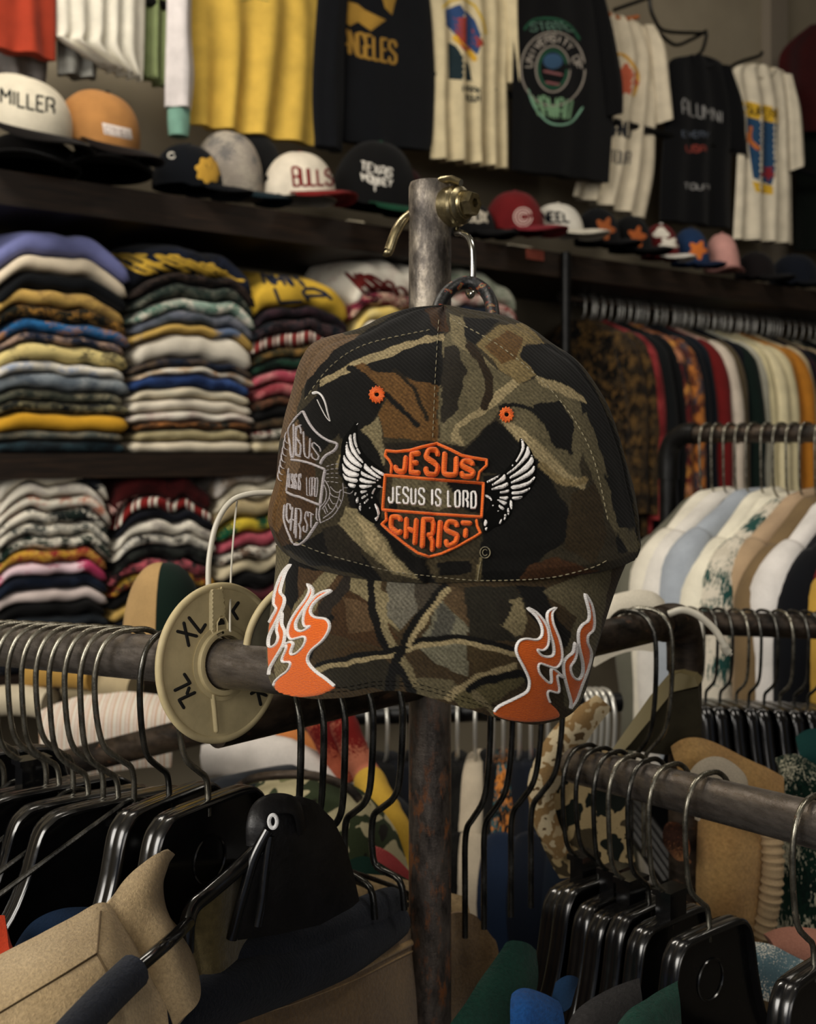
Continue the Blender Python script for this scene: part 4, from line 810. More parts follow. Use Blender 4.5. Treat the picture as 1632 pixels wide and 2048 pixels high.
shopcap(1382, 70, 452, 534, pl(36, 74, 132), pl(34, 60, 112), 'blue cap with orange badge beside the pink cap', .3, -.05, brimlen=.05)
caplogo(1382, [], pl(206, 104, 34), 1, 'badge', fills=[blob(1396, 500, 17, 16, 5, .28, 1)])
shopcap(1444, 74, 462, 546, pl(198, 140, 130), pl(180, 120, 112), 'plain dusty pink cap near the shelf end', -.6, -.05)
shopcap(1512, 74, 500, 560, pl(44, 34, 36), pl(30, 26, 28), 'dark brown cap right of the pink cap', .2, -.05)
shopcap(1590, 90, 505, 572, pl(34, 44, 66), pl(26, 30, 44), 'dark blue cap at the right edge of the shelf', .2, -.08)
for px, y, w in ((712, 432, 30), (1040, 478, 44)):
    o = obj('paper_tag', wbox(MB(), Ws(px-w/2, 0), Ws(px+w/2, 0), -.04, .004, ZU, ZU+.0035), pl(214, 200, 170), None, smooth=False); tag(o, 'thin cream card lying on the shelf edge %s' % ('below the black cap with green underbrim' if px < 800 else 'below the red cap'), 'card')
o = obj('price_tag', wbox(MB(), Ws(1052, 0), Ws(1086, 0), .001, .004, ZU-.03, ZU-.003), pl(170, 76, 56), None, smooth=False); tag(o, 'small rust-red tag on the shelf front under the red cap', 'tag')
# ------------------------------------------------------------------ shirts on display above
def cloth_body(pairs, t, th=.018, folds=5, amp=.012, sd=0, ns=42, sub=6):
    """closed garment panel: pairs of pixel points (left,right) from top to hem on plane t; world mesh and front surface"""
    P_ = cr([(a[0], a[1], b[0], b[1]) for a, b in pairs], sub); rows = []; n = len(P_)
    for i, q in enumerate(P_):
        v = i/(n-1); fr = []; bk = []
        for j in range(ns):
            u = j/(ns-1); x = q[0]+(q[2]-q[0])*u; y = q[1]+(q[3]-q[1])*u
            s, z = Wq(x, y, t); e = math.sqrt(max(0, 1-(2*u-1)**2)); f = amp*(.25+.75*v)*math.sin(folds*2*PI*u+sd+1.5*mnoise.noise(Vector((u*3, v*1.5, sd))))+.006*mnoise.noise(Vector((s*9, z*5, sd)))
            fr.append(Wp(s, t+th*e+f*e, z)); bk.append(Wp(s, t-th*e+f*e-.001, z))
        rows.append(fr+bk[::-1][1:-1])
    m = len(rows[0]); b = MB().grid(rows, closed_u=True, flip=True); N = len(b.v)
    b.f.append(tuple(range(m))); b.f.append(tuple(N-m+k for k in range(m))[::-1]); return b
SH = {}
def display(key, name, label, m, body, t, sleeves=(), neck=None, sleeve_m=None, cuff_m=None, **k):
    b = cloth_body(body, t, sd=len(SH)*2.1, **k); A = np.array([tuple(p) for p in b.v])
    R = thing(name, label, 'shirt', (A[:, 0].mean(), A[:, 1].mean(), A[:, 2].min()), 'shirts hung on display above the caps')
    bo = obj('body', b, m, R, angle=80); SH[key] = (bo, b)
    for i, sl in enumerate(sleeves):
        obj('sleeve', cloth_body(sl, t+.012, .022, 1.5, .006, sd=i+3, ns=18), sleeve_m or m, R, angle=80)
    if neck: obj('collar', MB().tube([Wp(*[(lambda q: (q[0], t+.012, q[1]))(Wq(x, y, t))][0]) for x, y in cr(neck, 6)], .007, 10), cuff_m or m, R)
    return R
def pr(key, m, strokes=(), w=4, fills=(), nm='print', h=.0012):
    R, b = SH[key]; S = Surf(b); S.last = 3; g = MB()
    for s in strokes: stroke(g, S, s, w, h, step=4)
    for p in fills: fill(g, S, p, h, 7, 3, 5)
    if g.v: obj(nm, g, m, R)
display('red', 'hanging_shirt', 'orange-red shirt hanging above the far-left caps', pl(200, 62, 34), [((-40,-60),(112,-60)),((-40,20),(112,20)),((-38,92),(112,122))], -.13, folds=2)
display('gry', 'hanging_shirt', 'grey shirt hem showing below the orange-red shirt', pl(120, 114, 110), [((-40,-60),(100,-60)),((-36,100),(96,118)),((-30,140),(90,172))], -.19, folds=2)
display('grb', 'hanging_shirt', 'grey and dark teal shirt hem below the white long one', pf((120, 120, 114), (120, 120, 114), (50, 72, 76), sc=.4), [((112,-60),(196,-60)),((114,70),(196,92)),((116,148),(192,160))], -.17, folds=2)
display('wht', 'hanging_shirt', 'white ribbed shirt between the orange-red and green ones', pl(220, 214, 196), [((108,-60),(292,-60)),((110,60),(290,60)),((112,78),(288,120)),((196,128),(286,162))], -.14, folds=5, amp=.016)
display('grn', 'hanging_shirt', 'pale green shirt hanging behind the white sleeve', pl(124, 138, 88), [((280,-60),(345,-60)),((280,60),(338,60)),((284,150),(330,176))], -.17, folds=2)
display('slv', 'long_sleeve_shirt', 'white long-sleeved shirt, its mint-cuffed sleeve hanging by the yellow shirt', pl(214, 206, 204), [((336,-60),(384,-60)),((334,60),(382,60)),((332,150),(388,150)),((332,212),(382,222))], -.10, folds=1)
obj('cuff', cloth_body([((336,218),(380,222)),((336,245),(379,250)),((338,270),(376,276))], -.10, .020, 1, .001, ns=16), pl(120, 170, 150), SH['slv'][0].parent)
display('yel', 'hanging_shirt', 'large mustard yellow shirt with faint green print', pl(226, 182, 66), [((384,-70),(640,-70)),((380,20),(644,20)),((382,120),(636,140)),((380,248),(628,292))], -.15, folds=4, amp=.016)
pr('yel', pl(170, 160, 70), [[(480,2),(510,-4),(540,3)]], 3)
display('nav', 'sweatshirt', 'dark navy sweatshirt with gold lettering left of the post', pl(34, 38, 48), [((680,-70),(850,-70)),((662,40),(862,20)),((660,160),(870,150)),((672,250),(866,270)),((680,282),(860,302))], -.15, sleeves=[[((640,-60),(700,-60)),((630,80),(690,80)),((626,200),(688,200)),((632,290),(684,305))]], folds=2, amp=.006)
pr('nav', pl(172, 126, 42), letters('ANGELES', ((684,58),(792,84),(792,128),(686,106)), .22), 6); pr('nav', pl(180, 134, 44), [], 1, [[(682,8),(694,2),(715,8),(730,20),(772,40),(742,62),(716,44),(700,52),(684,40)],[(760,-20),(792,-2),(784,30),(770,16)]], 'badge')
display('crm', 'tshirt', 'cream t-shirt with colourful print right of the navy sweatshirt', pl(218, 200, 156), [((848,-70),(1020,-70)),((862,20),(1024,20)),((868,120),(1016,140)),((862,220),(1018,250)),((862,316),(1018,340))], -.15, sleeves=[[((1004,-60),(1036,-60)),((1012,60),(1032,60)),((1016,165),(1034,172))]], folds=5, amp=.02)
pr('crm', pl(60, 96, 160), [], 1, [[(890,20),(920,8),(950,40),(966,80),(955,110),(930,90),(892,50)]]); pr('crm', pl(200, 70, 48), letters('JURASSIC', ((892,36),(938,36),(966,90),(930,100)), .2), 7); pr('crm', pl(226, 170, 40), [[(906,72),(930,92),(952,122)]], 12, nm='print'); pr('crm', pl(50, 76, 86), [], 1, [[(896,84),(912,92),(938,130),(944,162),(898,158)]]); pr('crm', pl(70, 80, 76), letters('PARK', ((926,172),(962,176),(962,188),(926,184)))+letters('TOUR', ((930,190),(960,192),(960,204),(930,202))), 3.5)
pr('crm', pl(222, 180, 40), [[(884,16),(900,2),(925,-4),(950,12),(966,40),(972,70)]], 5)
display('blk', 'tshirt', 'large black t-shirt with round green and silver badge', pl(22, 22, 25), [((1040,-90),(1180,-60)),((1036,-30),(1206,0)),((1028,60),(1222,90)),((1024,200),(1226,220)),((1022,340),(1218,366))], -.12, sleeves=[[((1170,-60),(1200,-30)),((1190,40),(1224,60)),((1206,150),(1242,160)),((1214,232),(1244,228))]], folds=3, amp=.007)
CB = (1106, 136)
pr('blk', pl(150, 140, 128), [circ(1106,138,64,74,40), circ(1106,138,34,46,30)], 3.4); pr('blk', pl(40, 110, 76), [circ(1106,138,28,38,28), cr([(1048,60),(1068,40),(1110,38),(1140,52),(1160,80)], 6)], 5)
pr('blk', pl(60, 100, 140), [], 1, [circ(1106,122,20,16,16)]); pr('blk', pl(150, 90, 90), [[(1086,142),(1126,150)], [(1090,164),(1122,170)]], 5)
def arc_text(txt, cx, cy, r0x, r0y, r1x, r1y, a0, a1):
    out = []; n = len(txt)
    for i, ch in enumerate(txt):
        for st in FONT.get(ch, []):
            out.append([(cx+(r1x+(r0x-r1x)*v)*math.cos(a0+(a1-a0)*(i+u*.72)/n), cy+(r1y+(r0y-r1y)*v)*math.sin(a0+(a1-a0)*(i+u*.72)/n)) for u, v in st])
    return out
pr('blk', pl(160, 150, 138), arc_text('UNIVERSITY OF', 1106, 138, 42, 54, 57, 68, -PI*.98, PI*.02), 3.4); pr('blk', pl(110, 150, 110), letters('HAWAII', ((1064,190),(1148,200),(1140,240),(1078,232))), 5); pr('blk', pl(120, 170, 140), [cr([(1056,178),(1070,215),(1100,246),(1140,246),(1166,214)], 6)], 4)
pr('blk', pl(90, 130, 110), letters('STATE', ((1062,46),(1130,44),(1150,62),(1060,62))), 3)
display('wt2', 'tshirt', 'white t-shirt with orange collar and faded print', pl(208, 194, 166), [((1200,28),(1272,44)),((1196,40),(1296,70)),((1200,120),(1316,130)),((1180,230),(1310,260)),((1160,330),(1306,350)),((1146,392),(1288,440))], -.17, sleeves=[[((1288,50),(1306,58)),((1300,90),(1328,100)),((1308,170),(1338,180)),((1314,248),(1344,238))]], neck=[(1202,20),(1216,34),(1246,40),(1270,36)], cuff_m=pl(180, 96, 44), folds=4, amp=.016)
pr('wt2', pl(196, 90, 60), [], 1, [blob(1252,160,24,30,7,.15)]); pr('wt2', pl(206, 150, 50), [cr([(1218,108),(1250,112),(1276,150),(1266,194)], 5)], 7); pr('wt2', pl(60, 62, 70), letters('BAND', ((1216,238),(1262,244),(1260,276),(1218,270))), 5); pr('wt2', pl(66, 70, 84), letters('TOUR', ((1222,300),(1262,304),(1258,330),(1222,326))), 3)
display('bk2', 'tshirt', 'black t-shirt with small grey printed lettering, below the crossed hangers', pl(20, 21, 26), [((1372,112),(1400,112)),((1336,128),(1448,132)),((1332,220),(1470,220)),((1324,330),(1462,330)),((1320,440),(1462,458))], -.16, sleeves=[[((1440,130),(1456,140)),((1452,200),(1484,210)),((1464,300),(1494,318))]], neck=[(1376,112),(1386,132),(1404,136),(1424,130)], folds=3, amp=.01)
pr('bk2', pl(130, 128, 126), letters('ALUMNI', ((1364,196),(1446,224),(1446,246),(1366,228)))+letters('TOUR', ((1368,366),(1418,370),(1418,380),(1368,378))), 3); pr('bk2', pl(160, 60, 48), letters('USA', ((1372,290),(1412,292),(1412,304),(1374,304))), 4); pr('bk2', pl(90, 100, 116), letters('EVERY', ((1364,262),(1420,264),(1418,276),(1366,274))), 2.4)
display('wt3', 'tshirt', 'white t-shirt with blue and yellow poster print, far right', pl(214, 202, 176), [((1494,128),(1540,136)),((1466,142),(1572,150)),((1476,220),(1580,220)),((1474,330),(1582,340)),((1466,478),(1584,488))], -.15, sleeves=[[((1564,148),(1580,156)),((1574,210),(1598,220)),((1578,300),(1606,318)),((1580,342),(1604,330))]], neck=[(1498,130),(1508,152),(1526,158),(1544,140)], folds=4, amp=.018)
pr('wt3', pl(44, 92, 140), [], 1, [[(1490,232),(1556,248),(1552,330),(1544,372),(1506,356),(1498,300)]]); pr('wt3', pl(206, 160, 30), [], 1, [[(1484,200),(1556,216),(1556,248),(1490,234)],[(1504,362),(1546,372),(1546,390),(1512,384)]]); pr('wt3', pl(60, 50, 30), letters('SUPER', ((1492,210),(1550,222),(1550,238),(1494,226))), 4, h=.002); pr('wt3', pl(190, 100, 40), [cr([(1502,250),(1500,280),(1520,300)], 5)], 12, h=.002); pr('wt3', pl(176, 44, 56), [], 1, [blob(1536,346,14,16,5,.2)], h=.002)
display('rd2', 'sweatshirt', 'dark red sweatshirt at the upper right edge', pl(120, 24, 26), [((1620,50),(1700,40)),((1560,110),(1720,90)),((1568,200),(1720,200)),((1590,262),(1720,268))], -.2, folds=2)
display('gn2', 'sweatshirt', 'dark green sweatshirt below the red one at right edge', pl(24, 40, 30), [((1596,262),(1710,262)),((1592,380),(1710,380)),((1588,500),(1710,510))], -.24, folds=2)
# hangers, chain and hooks of the display
def wtube(pts, r, m, nm, label, cat, t=-.17, group=None):
    o = obj(nm, MB().tube([Wp(*(lambda q: (q[0], t+(p[2] if len(p) > 2 else 0), q[1]))(Wq(p[0], p[1], t))) for p in cr([tuple(list(q)+[0]*(3-len(q))) for q in pts], 5)], r, 10), m); tag(o, label, cat, group); return o
wtube([(1300,-30),(1300,10),(1310,40),(1330,62),(1400,66),(1412,62)], .006, M_blk, 'hanger', 'black hanger bent sideways above the black t-shirt', 'hanger')
wtube([(1318,66),(1350,90),(1385,78),(1412,66),(1405,100),(1392,112)], .006, M_blk, 'hanger', 'black crossed hanger arms just over the black t-shirt neck', 'hanger')
wtube([(1450,140),(1480,124),(1518,112),(1524,104)], .006, M_blk, 'hanger', 'black hanger inside the poster-print white t-shirt', 'hanger')
wtube([(1228,20),(1262,8),(1296,-4)], .006, M_blk, 'hanger', 'black hanger above the orange-collared t-shirt', 'hanger')
# display rail that carries the shirts (just above the frame)
zt = CZ+1.02
o = obj('display_rail', MB().tube([Wp(-.3, -.16, zt), Wp(1.5, -.16, zt), Wp(3.4, -.16, zt)], .012, 16), M_blk); tag(o, 'black rail above the display shirts', 'rail')
# ================================================================== garments on rails
def garment_mesh(sd, wide=1., long=.8, th=.024, sleeve=True):
    prof = [(-.062, .045, .010), (-.070, .062, .018), (-.085, .095, .022), (-.108, .150, .024), (-.135, .195, .025), (-.165, .216, .026), (-.22, .226, .027), (-.32, .230, .025), (-.46, .232, .027), (-.62, .236, .028), (-long, .240, .028), (-long-.004, .238, .022)]
    P_ = cr(prof, 4); rows = []; N = 40
    for q in P_:
        r = []; hang = min(1, max(0, (-q[0]-.1)/.5))
        for k in range(N):
            a = 2*PI*k/N; c, s = math.cos(a), math.sin(a)
            x = q[1]*wide*(abs(c)**.75)*(1 if c > 0 else -1); y = q[2]*th/.024*(abs(s)**.8)*(1 if s > 0 else -1)
            y += hang*.010*math.sin(x*34+sd*2)*(1 if abs(s) > .2 else .4)+.008*mnoise.noise(Vector((x*8, q[0]*5, sd*3.1)))
            x += .010*mnoise.noise(Vector((sd*1.7, q[0]*6, s*.6)))
            r.append((x, y, q[0]))
        rows.append(r)
    b = MB().grid([[Vector(p) for p in r] for r in rows], closed_u=True, flip=True); n = len(b.v); b.f.append(tuple(range(N))); b.f.append(tuple(n-N+k for k in range(N))[::-1])
    sls = []
    for sg in (1, -1):
        sl = MB(); sls.append(sl)
        pts = cr([(sg*.150*wide, 0, -.122), (sg*.198*wide, .0, -.165), (sg*.228*wide, .004, -.25), (sg*.240*wide, .008, -.40), (sg*.246*wide, .004, -.60), (sg*.247*wide, .004, -.64)], 5)
        m = len(pts); rr = [.018+.018*min(1, i/6.)-(.010*i/m) for i in range(m)]
        sl.tube([(p[0]+.006*mnoise.noise(Vector((p[2]*9, sd, sg))), p[1]+.01*mnoise.noise(Vector((p[2]*7, sd, sg+4))), p[2]) for p in pts], rr, 14, up=(0, 1, 0))
    return b, sls
MESH = {}
def gm(k):
    if k not in MESH:
        b, sl = garment_mesh(k); oo = [obj('shell', x, fabric(WHT), None, local=True, angle=0) for x in [b]+sl]
        MESH[k] = [o.data for o in oo]
        for o in oo: bpy.data.objects.remove(o)
    return MESH[k]
def setm(o, m): o.material_slots[0].link = 'OBJECT'; o.material_slots[0].material = m
def garment(kind, label, cat, loc, ang, k, m, sm=None, group=None, scale=1.0, tilt=0.):
    R = thing(kind, label, cat, loc, group, (0, tilt, ang)); R.scale = (scale, 1, scale)
    d, d2, d3 = gm(k)
    for nm, dd, mm_ in (('body', d, m), ('sleeve', d2, sm or m), ('sleeve', d3, sm or m)):
        o = bpy.data.objects.new(nm, dd); COL.objects.link(o); o.parent = R; setm(o, mm_)
    return R
# ---- hangers with a wire hook: local x runs towards the shopper, origin at the rail's centre
HOOKP = [(-.022, -.016), (-.0232, -.004), (-.019, .008), (-.010, .0148), (0, .0162), (.010, .0150), (.0185, .009), (.0235, -.003), (.0245, -.018), (.0225, -.038), (.018, -.052), (.008, -.061), (.002, -.066), (.0, -.074), (0, -.088)]
def hook_mb(r=.0018, drop=0): return MB().tube(cr([(a, 0, z-(drop if i > 8 else 0)) for i, (a, z) in enumerate(HOOKP)], 4), r, 10)
def body_mb(drop=0, wide=1., deep=1., w=.0070):
    half = cr([(0, 0), (.026, -.0005), (.034, -.004), (.039, -.012), (.045, -.036), (.055, -.060), (.076, -.084), (.115, -.106), (.165, -.127), (.203, -.148), (.214, -.160)], 4)
    low = cr([(.214, -.164), (.20, -.168), (.16, -.160), (.09, -.152), (0, -.150)], 3)
    z0 = -.080-drop; T_ = [(p[0]*wide, z0+p[1]*deep) for p in half]; Lw = [(p[0]*wide, z0+p[1]*deep) for p in low]
    out = T_+Lw; out = out+[(-p[0], p[1]) for p in out[::-1][1:-1]]; M = Matrix.Rotation(PI/2, 4, 'X')
    b = MB().poly(out, -.0012, .0012, M)
    full = [(-p[0], p[1]) for p in T_[::-1]]+T_[1:]
    rows = []
    for i, p in enumerate(full):
        a = full[max(0, i-1)]; c = full[min(len(full)-1, i+1)]; d = Vector((c[0]-a[0], 0, c[1]-a[1])).normalized(); nn = Vector((-d.z, 0, d.x))
        if nn.z < 0: nn = -nn
        q = Vector((p[0], 0, p[1])); Y_ = Vector((0, 1, 0))
        rows.append([q+nn*a_+Y_*(w*b_) for a_, b_ in ((.0006, -1), (.0018, -.85), (.0022, -.5), (.0021, -.12), (.0018, 0), (.0021, .12), (.0022, .5), (.0018, .85), (.0006, 1), (-.0010, .95), (-.0010, -.95))])
    b.grid(rows, closed_u=True)
    return b
def make_hanger(label, loc, ang, group, hm=None, drop=0, socket=False, ring=False, tilt=0, deep=1., cat='hanger', wide=1.):
    R = thing('clothes_hanger', label, cat, loc, group, (0, tilt, ang))
    obj('hook', hook_mb(drop=drop), hm or M_hook, R, local=True); bd = obj('hanger_body', body_mb(drop, wide, deep), M_black, R, local=True, angle=50)
    if socket: obj('socket', MB().box(-.009, .009, -.006, .006, -.082-drop, -.062-drop).box(-.011, .011, -.0075, .0075, -.064-drop, -.060-drop), M_black, R, local=True, smooth=False)
    if ring:
        for sy in (1, -1): obj('ring', MB().tube([(.013*math.cos(a), sy*.0016, -.112-drop+.013*math.sin(a)) for a in np.linspace(0, 2*PI, 25)[:-1]], .0009, 6, closed=True), M_black, R, local=True)
    return R
# thin hook clusters for the far rails
M_hookb = plain('polished_hook_steel', (205, 203, 195), .3, .7)
fh = thing('clothes_hanger', 'x', 'hanger'); obj('hook', hook_mb(.0026), M_hookb, fh, local=True)
obj('hanger_body', MB().tube(cr([(-.19, 0, -.135), (-.10, 0, -.10), (-.03, 0, -.082), (0, 0, -.076), (.03, 0, -.082), (.10, 0, -.10), (.19, 0, -.135)], 4), .005, 8), M_blk, fh, local=True)
FH_USED = [False]
def far_hanger(loc, ang, label, group):
    if not FH_USED[0]:
        FH_USED[0] = True; fh.location = loc; fh.rotation_euler = (0, 0, ang); fh['label'] = label; fh['group'] = group; return fh
    return dup(fh, loc, ang, label, group)
fl2 = [None]
def low_hanger(loc, ang, label, group):
    if fl2[0] is None:
        R = thing('clothes_hanger', label, 'hanger', loc, group, (0, 0, ang)); obj('hook', hook_mb(.0019, drop=.038), M_hook, R, local=True)
        obj('hanger_body', MB().tube(cr([(-.16, 0, -.205), (-.10, 0, -.165), (-.03, 0, -.124), (0, 0, -.114), (.03, 0, -.124), (.10, 0, -.165), (.16, 0, -.205)], 4), .005, 8), M_blk, R, local=True); fl2[0] = R; return R
    return dup(fl2[0], loc, ang, label, group)
# ---------------- rail under the cap shelf, far right
angN = math.atan2(WN.y, WN.x); zr = Wq(1149, 597, -.2)[1]
o = obj('clothes_rail', MB().tube([Wp(Ws(1120, -.2), -.2, zr), Wp(3.4, -.2, zr)], .0135, 16), M_rail); tag(o, 'black rail below the cap shelf crowded with hangers and garments', 'clothes rail')
GG = 'garments on the wall rail under the cap shelf'
FLO = pf((60, 46, 32), (120, 86, 40), BLK, (90, 70, 44), sc=1.6)
far = [('dark gold floral shirt', FLO, None), ('black-gold floral shirt', FLO, None), ('faded red shirt', pf((176, 44, 48), (186, 60, 60), (160, 36, 40)), None), ('dark slate jacket', pl(40, 46, 50), None), ('charcoal jacket', pl(34, 38, 42), None), ('red and orange patterned shirt', pf((150, 40, 40), (190, 120, 80), (60, 50, 60), (200, 130, 50)), None), ('orange rust floral shirt', pf((190, 110, 40), (120, 50, 40), (90, 80, 90)), None), ('navy shirt', pl(26, 36, 52), None), ('dark denim shirt', pl(34, 50, 70), None),
 ('bright red shirt', pl(172, 34, 34), None), ('pale pink shirt', pl(214, 170, 150), pl(216, 200, 180)), ('brown twill shirt', pl(110, 94, 66), None), ('navy shirt with green edge', pl(24, 32, 52), None), ('inky navy shirt', pl(24, 30, 50), pl(30, 60, 50)), ('grey-white shirt', pl(190, 186, 166), None), ('cream shirt', pl(224, 210, 160), None), ('wide cream shirt', pl(228, 214, 168), None), ('pale cream shirt', pl(220, 206, 160), None), ('mustard orange shirt', pl(196, 124, 30), None), ('deep orange shirt', pl(190, 116, 26), None),
 ('sand shirt', pl(206, 184, 140), None), ('navy floral shirt', pf((30, 36, 60), (90, 40, 60), (30, 36, 60)), None), ('midnight blue shirt', pl(22, 26, 42), None), ('tan brown shirt', pl(170, 146, 110), None), ('dark green shirt', pl(24, 66, 54), None), ('green flecked shirt', pf((26, 60, 46), (26, 60, 46), (190, 180, 150)), None), ('near-black brown shirt', pl(30, 24, 20), None), ('black-brown shirt', pl(26, 22, 18), None), ('off-white shirt', pl(206, 198, 176), None), ('white shirt', pl(216, 208, 190), None), ('beige shirt', pl(190, 160, 120), None)]
s = Ws(1150, -.2)+.01; rnd = random.Random(3)
for i, (w_, m, sm) in enumerate(far):
    loc = Wp(s, -.2, zr); a = angN+rnd.uniform(-.07, .07)
    rel = 'at the left end of the wall rail' if i == 0 else 'on the wall rail right of the '+far[i-1][0].split(',')[0]
    garment('hanging_garment', (w_.split(',')[0]+' '+rel), 'shirt', loc, a, i % 5, m, sm, GG, 1.0+rnd.uniform(-.05, .05))
    far_hanger(loc+WD*.012+Vector((0, 0, .0)), a, 'black hanger with bright hook holding the '+w_, 'hangers on the wall rail under the cap shelf')
    s += .0405+rnd.uniform(-.004, .006)
hh = Ws(1150, -.2)
for i in range(34):
    far_hanger(Wp(hh+.015+i*.030+rnd.uniform(-.008, .008), -.2, zr), angN+rnd.uniform(-.12, .12), 'spare black hanger squeezed among the garments on the wall rail', 'spare hangers on the wall rail')
# ---------------- middle rack at right (elbow rail at y 870)
A6, B6 = P(1392, 868, 1.88), P(1760, 866, 1.66); d6 = (B6-A6).normalized(); n6 = Vector((-abs(d6.y), -abs(d6.x), 0)).normalized(); ang6 = math.atan2(n6.y, n6.x)
R6 = thing('clothes_rail', 'dark elbowed clothes rail at right carrying pale and navy shirts', 'clothes rail', A6)
obj('tube', MB().tube([A6+(B6-A6)*t for t in (0, .5, 1.3)], .0140, 20), M_rail2, R6)
obj('elbow', MB().tube(cr([tuple(A6), tuple(A6-d6*.02), tuple(A6-d6*.042+Vector((0, 0, -.012))), tuple(A6-d6*.052+Vector((0, 0, -.035))), tuple(A6-d6*.053+Vector((0, 0, -.075)))], 5), .0175, 18), M_blk, R6)
q = A6-d6*.053; obj('leg', MB().tube([(q.x, q.y, q.z-.06), (q.x, q.y, .6), (q.x, q.y, 0)], .0145, 18), M_blk, R6)
TEALP = pf((206, 196, 176), (40, 100, 92), (206, 196, 176), (190, 180, 160), sc=1.1)
mid_ = [('olive-grey shirt', pl(110, 108, 92), None), ('cream white shirt', pl(226, 218, 198), None), ('soft white shirt', pl(220, 214, 204), None), ('charcoal navy shirt', pl(44, 46, 56), None), ('light blue-grey shirt', pl(160, 168, 178), None), ('ivory white shirt', pl(230, 222, 198), None), ('thick ivory shirt', pl(232, 224, 200), None), ('cream and teal printed shirt', TEALP, TEALP), ('light tan shirt', pl(180, 150, 116), pl(176, 146, 110)), ('brown jacket', pl(132, 106, 70), None), ('bright white shirt', pl(230, 224, 216), None), ('white sweatshirt', pl(226, 220, 214), None),
 ('midnight navy shirt', pl(26, 30, 42), None), ('black navy shirt', pl(22, 26, 36), None), ('scarlet shirt', pl(176, 28, 26), None), ('green and gold printed shirt', pf((40, 70, 44), (170, 130, 40), (40, 66, 46), sc=1.4), pl(196, 150, 50)), ('golden tan shirt', pl(204, 170, 104), None), ('deep navy sweatshirt', pl(24, 32, 48), None), ('dark blue sweatshirt', pl(30, 40, 60), None)]
k0 = 0.012
for i, (w_, m, sm) in enumerate(mid_):
    loc = A6+d6*k0; a = ang6+rnd.uniform(-.09, .09)
    rel = 'at the left end of the elbowed rail' if i == 0 else 'on the elbowed rail, right of the '+mid_[i-1][0]
    garment('hanging_garment', w_+' '+rel, 'shirt', loc+Vector((0, 0, -.036+rnd.uniform(-.008, .008))), a, (i+2) % 5, m, sm, 'shirts on the elbowed rail', .98+rnd.uniform(-.05, .05), .06+rnd.uniform(0, .08))
    low_hanger(loc+d6*.010, a, 'black hanger with bright hook holding the '+w_, 'hangers on the elbowed rail')
    k0 += .0205+rnd.uniform(-.002, .003)
# ---------------- black hangers on the brown rail at middle right
d5 = (R5b-R5a).normalized()
for i in range(10):
    px = 1384+i*29+rnd.uniform(-3, 3); loc = rail_at(R5a, R5b, px); a = -PI/2+.32+rnd.uniform(-.06, .06)
    rel = ['directly right of the rail elbow', 'second after the rail elbow', 'third after the rail elbow', 'fourth after the rail elbow', 'fifth after the rail elbow', 'sixth after the rail elbow', 'seventh after the rail elbow', 'eighth after the rail elbow', 'ninth after the rail elbow', 'last at the far right'][i]
    make_hanger('empty black plastic hanger on the brown rail, '+rel, loc, a, 'empty black hangers on the brown rail', M_hookd if i % 3 else M_hook, drop=.010, deep=1.2, wide=.9)
# ================================================================== hangers nearest the viewer, left rail
ang1 = math.atan2(-.62, -.78); GL = 'black hangers on the scuffed left rail'
Lh = [(-52, .012, M_hook), (-20, .0, M_hookd), (8, .014, M_hook), (36, .004, M_hook), (64, .016, M_hook), (92, .006, M_hook), (118, .012, M_hook), (146, .002, M_hook), (176, .014, M_hook), (206, .004, M_hook), (236, .012, M_hook), (268, .0, M_hook), (338, .004, M_hookd), (416, .002, M_hook)]
Lw = ['with dark hook, nearest the pale size disc', 'with near-black wire hook left of the disc', 'with shiny hook, third to the left of the disc', 'fourth to the left of the disc', 'fifth to the left of the disc', 'sixth to the left of the disc', 'seventh to the left of the disc', 'eighth to the left of the disc', 'ninth to the left of the disc', 'tenth to the left of the disc', 'eleventh to the left of the disc', 'twelfth to the left of the disc', 'thirteenth, close to the left end', 'fourteenth, at the left end']
Lb = {1: 1.25, 4: 1.2, 6: 1.3, 8: 1.2, 10: 1.3, 12: 1.1, 13: 1.12}   # those with a plastic body; the rest are all-wire
for i, (px, dr, hm) in enumerate(Lh):
    w_ = Lw[len(Lh)-1-i]; a = ang1+[.03, -.05, .06, -.02, .04, -.06, .02, .05, -.04, .0, .05, -.03, -.06, -.10][i]; loc = rail_at(R1a, R1b, px)
    if i > 11: a = math.atan2(-.85, -.52)+(.04 if i == 12 else 0)
    if i in Lb: make_hanger('black plastic hanger on the left rail, '+w_, loc, a, GL, hm, drop=dr-.004, ring=(i in (12, 13)), socket=i == 4, deep=.98, wide=Lb[i])
    else:
        R = thing('clothes_hanger', 'all-wire hanger on the left rail, '+w_, 'hanger', loc, GL, (0, 0, a)); obj('hook', hook_mb(drop=dr), hm, R, local=True)
        obj('wire_frame', MB().tube(cr([(0, 0, -.086-dr), (.02, 0, -.094-dr), (.10, 0, -.135-dr), (.19, 0, -.18-dr), (.205, 0, -.192-dr), (.19, 0, -.198-dr), (0, 0, -.198-dr), (-.19, 0, -.198-dr), (-.205, 0, -.192-dr), (-.19, 0, -.18-dr), (-.10, 0, -.135-dr), (-.02, 0, -.094-dr)], 4, True), .0017, 8, closed=True), M_hookd, R, local=True)
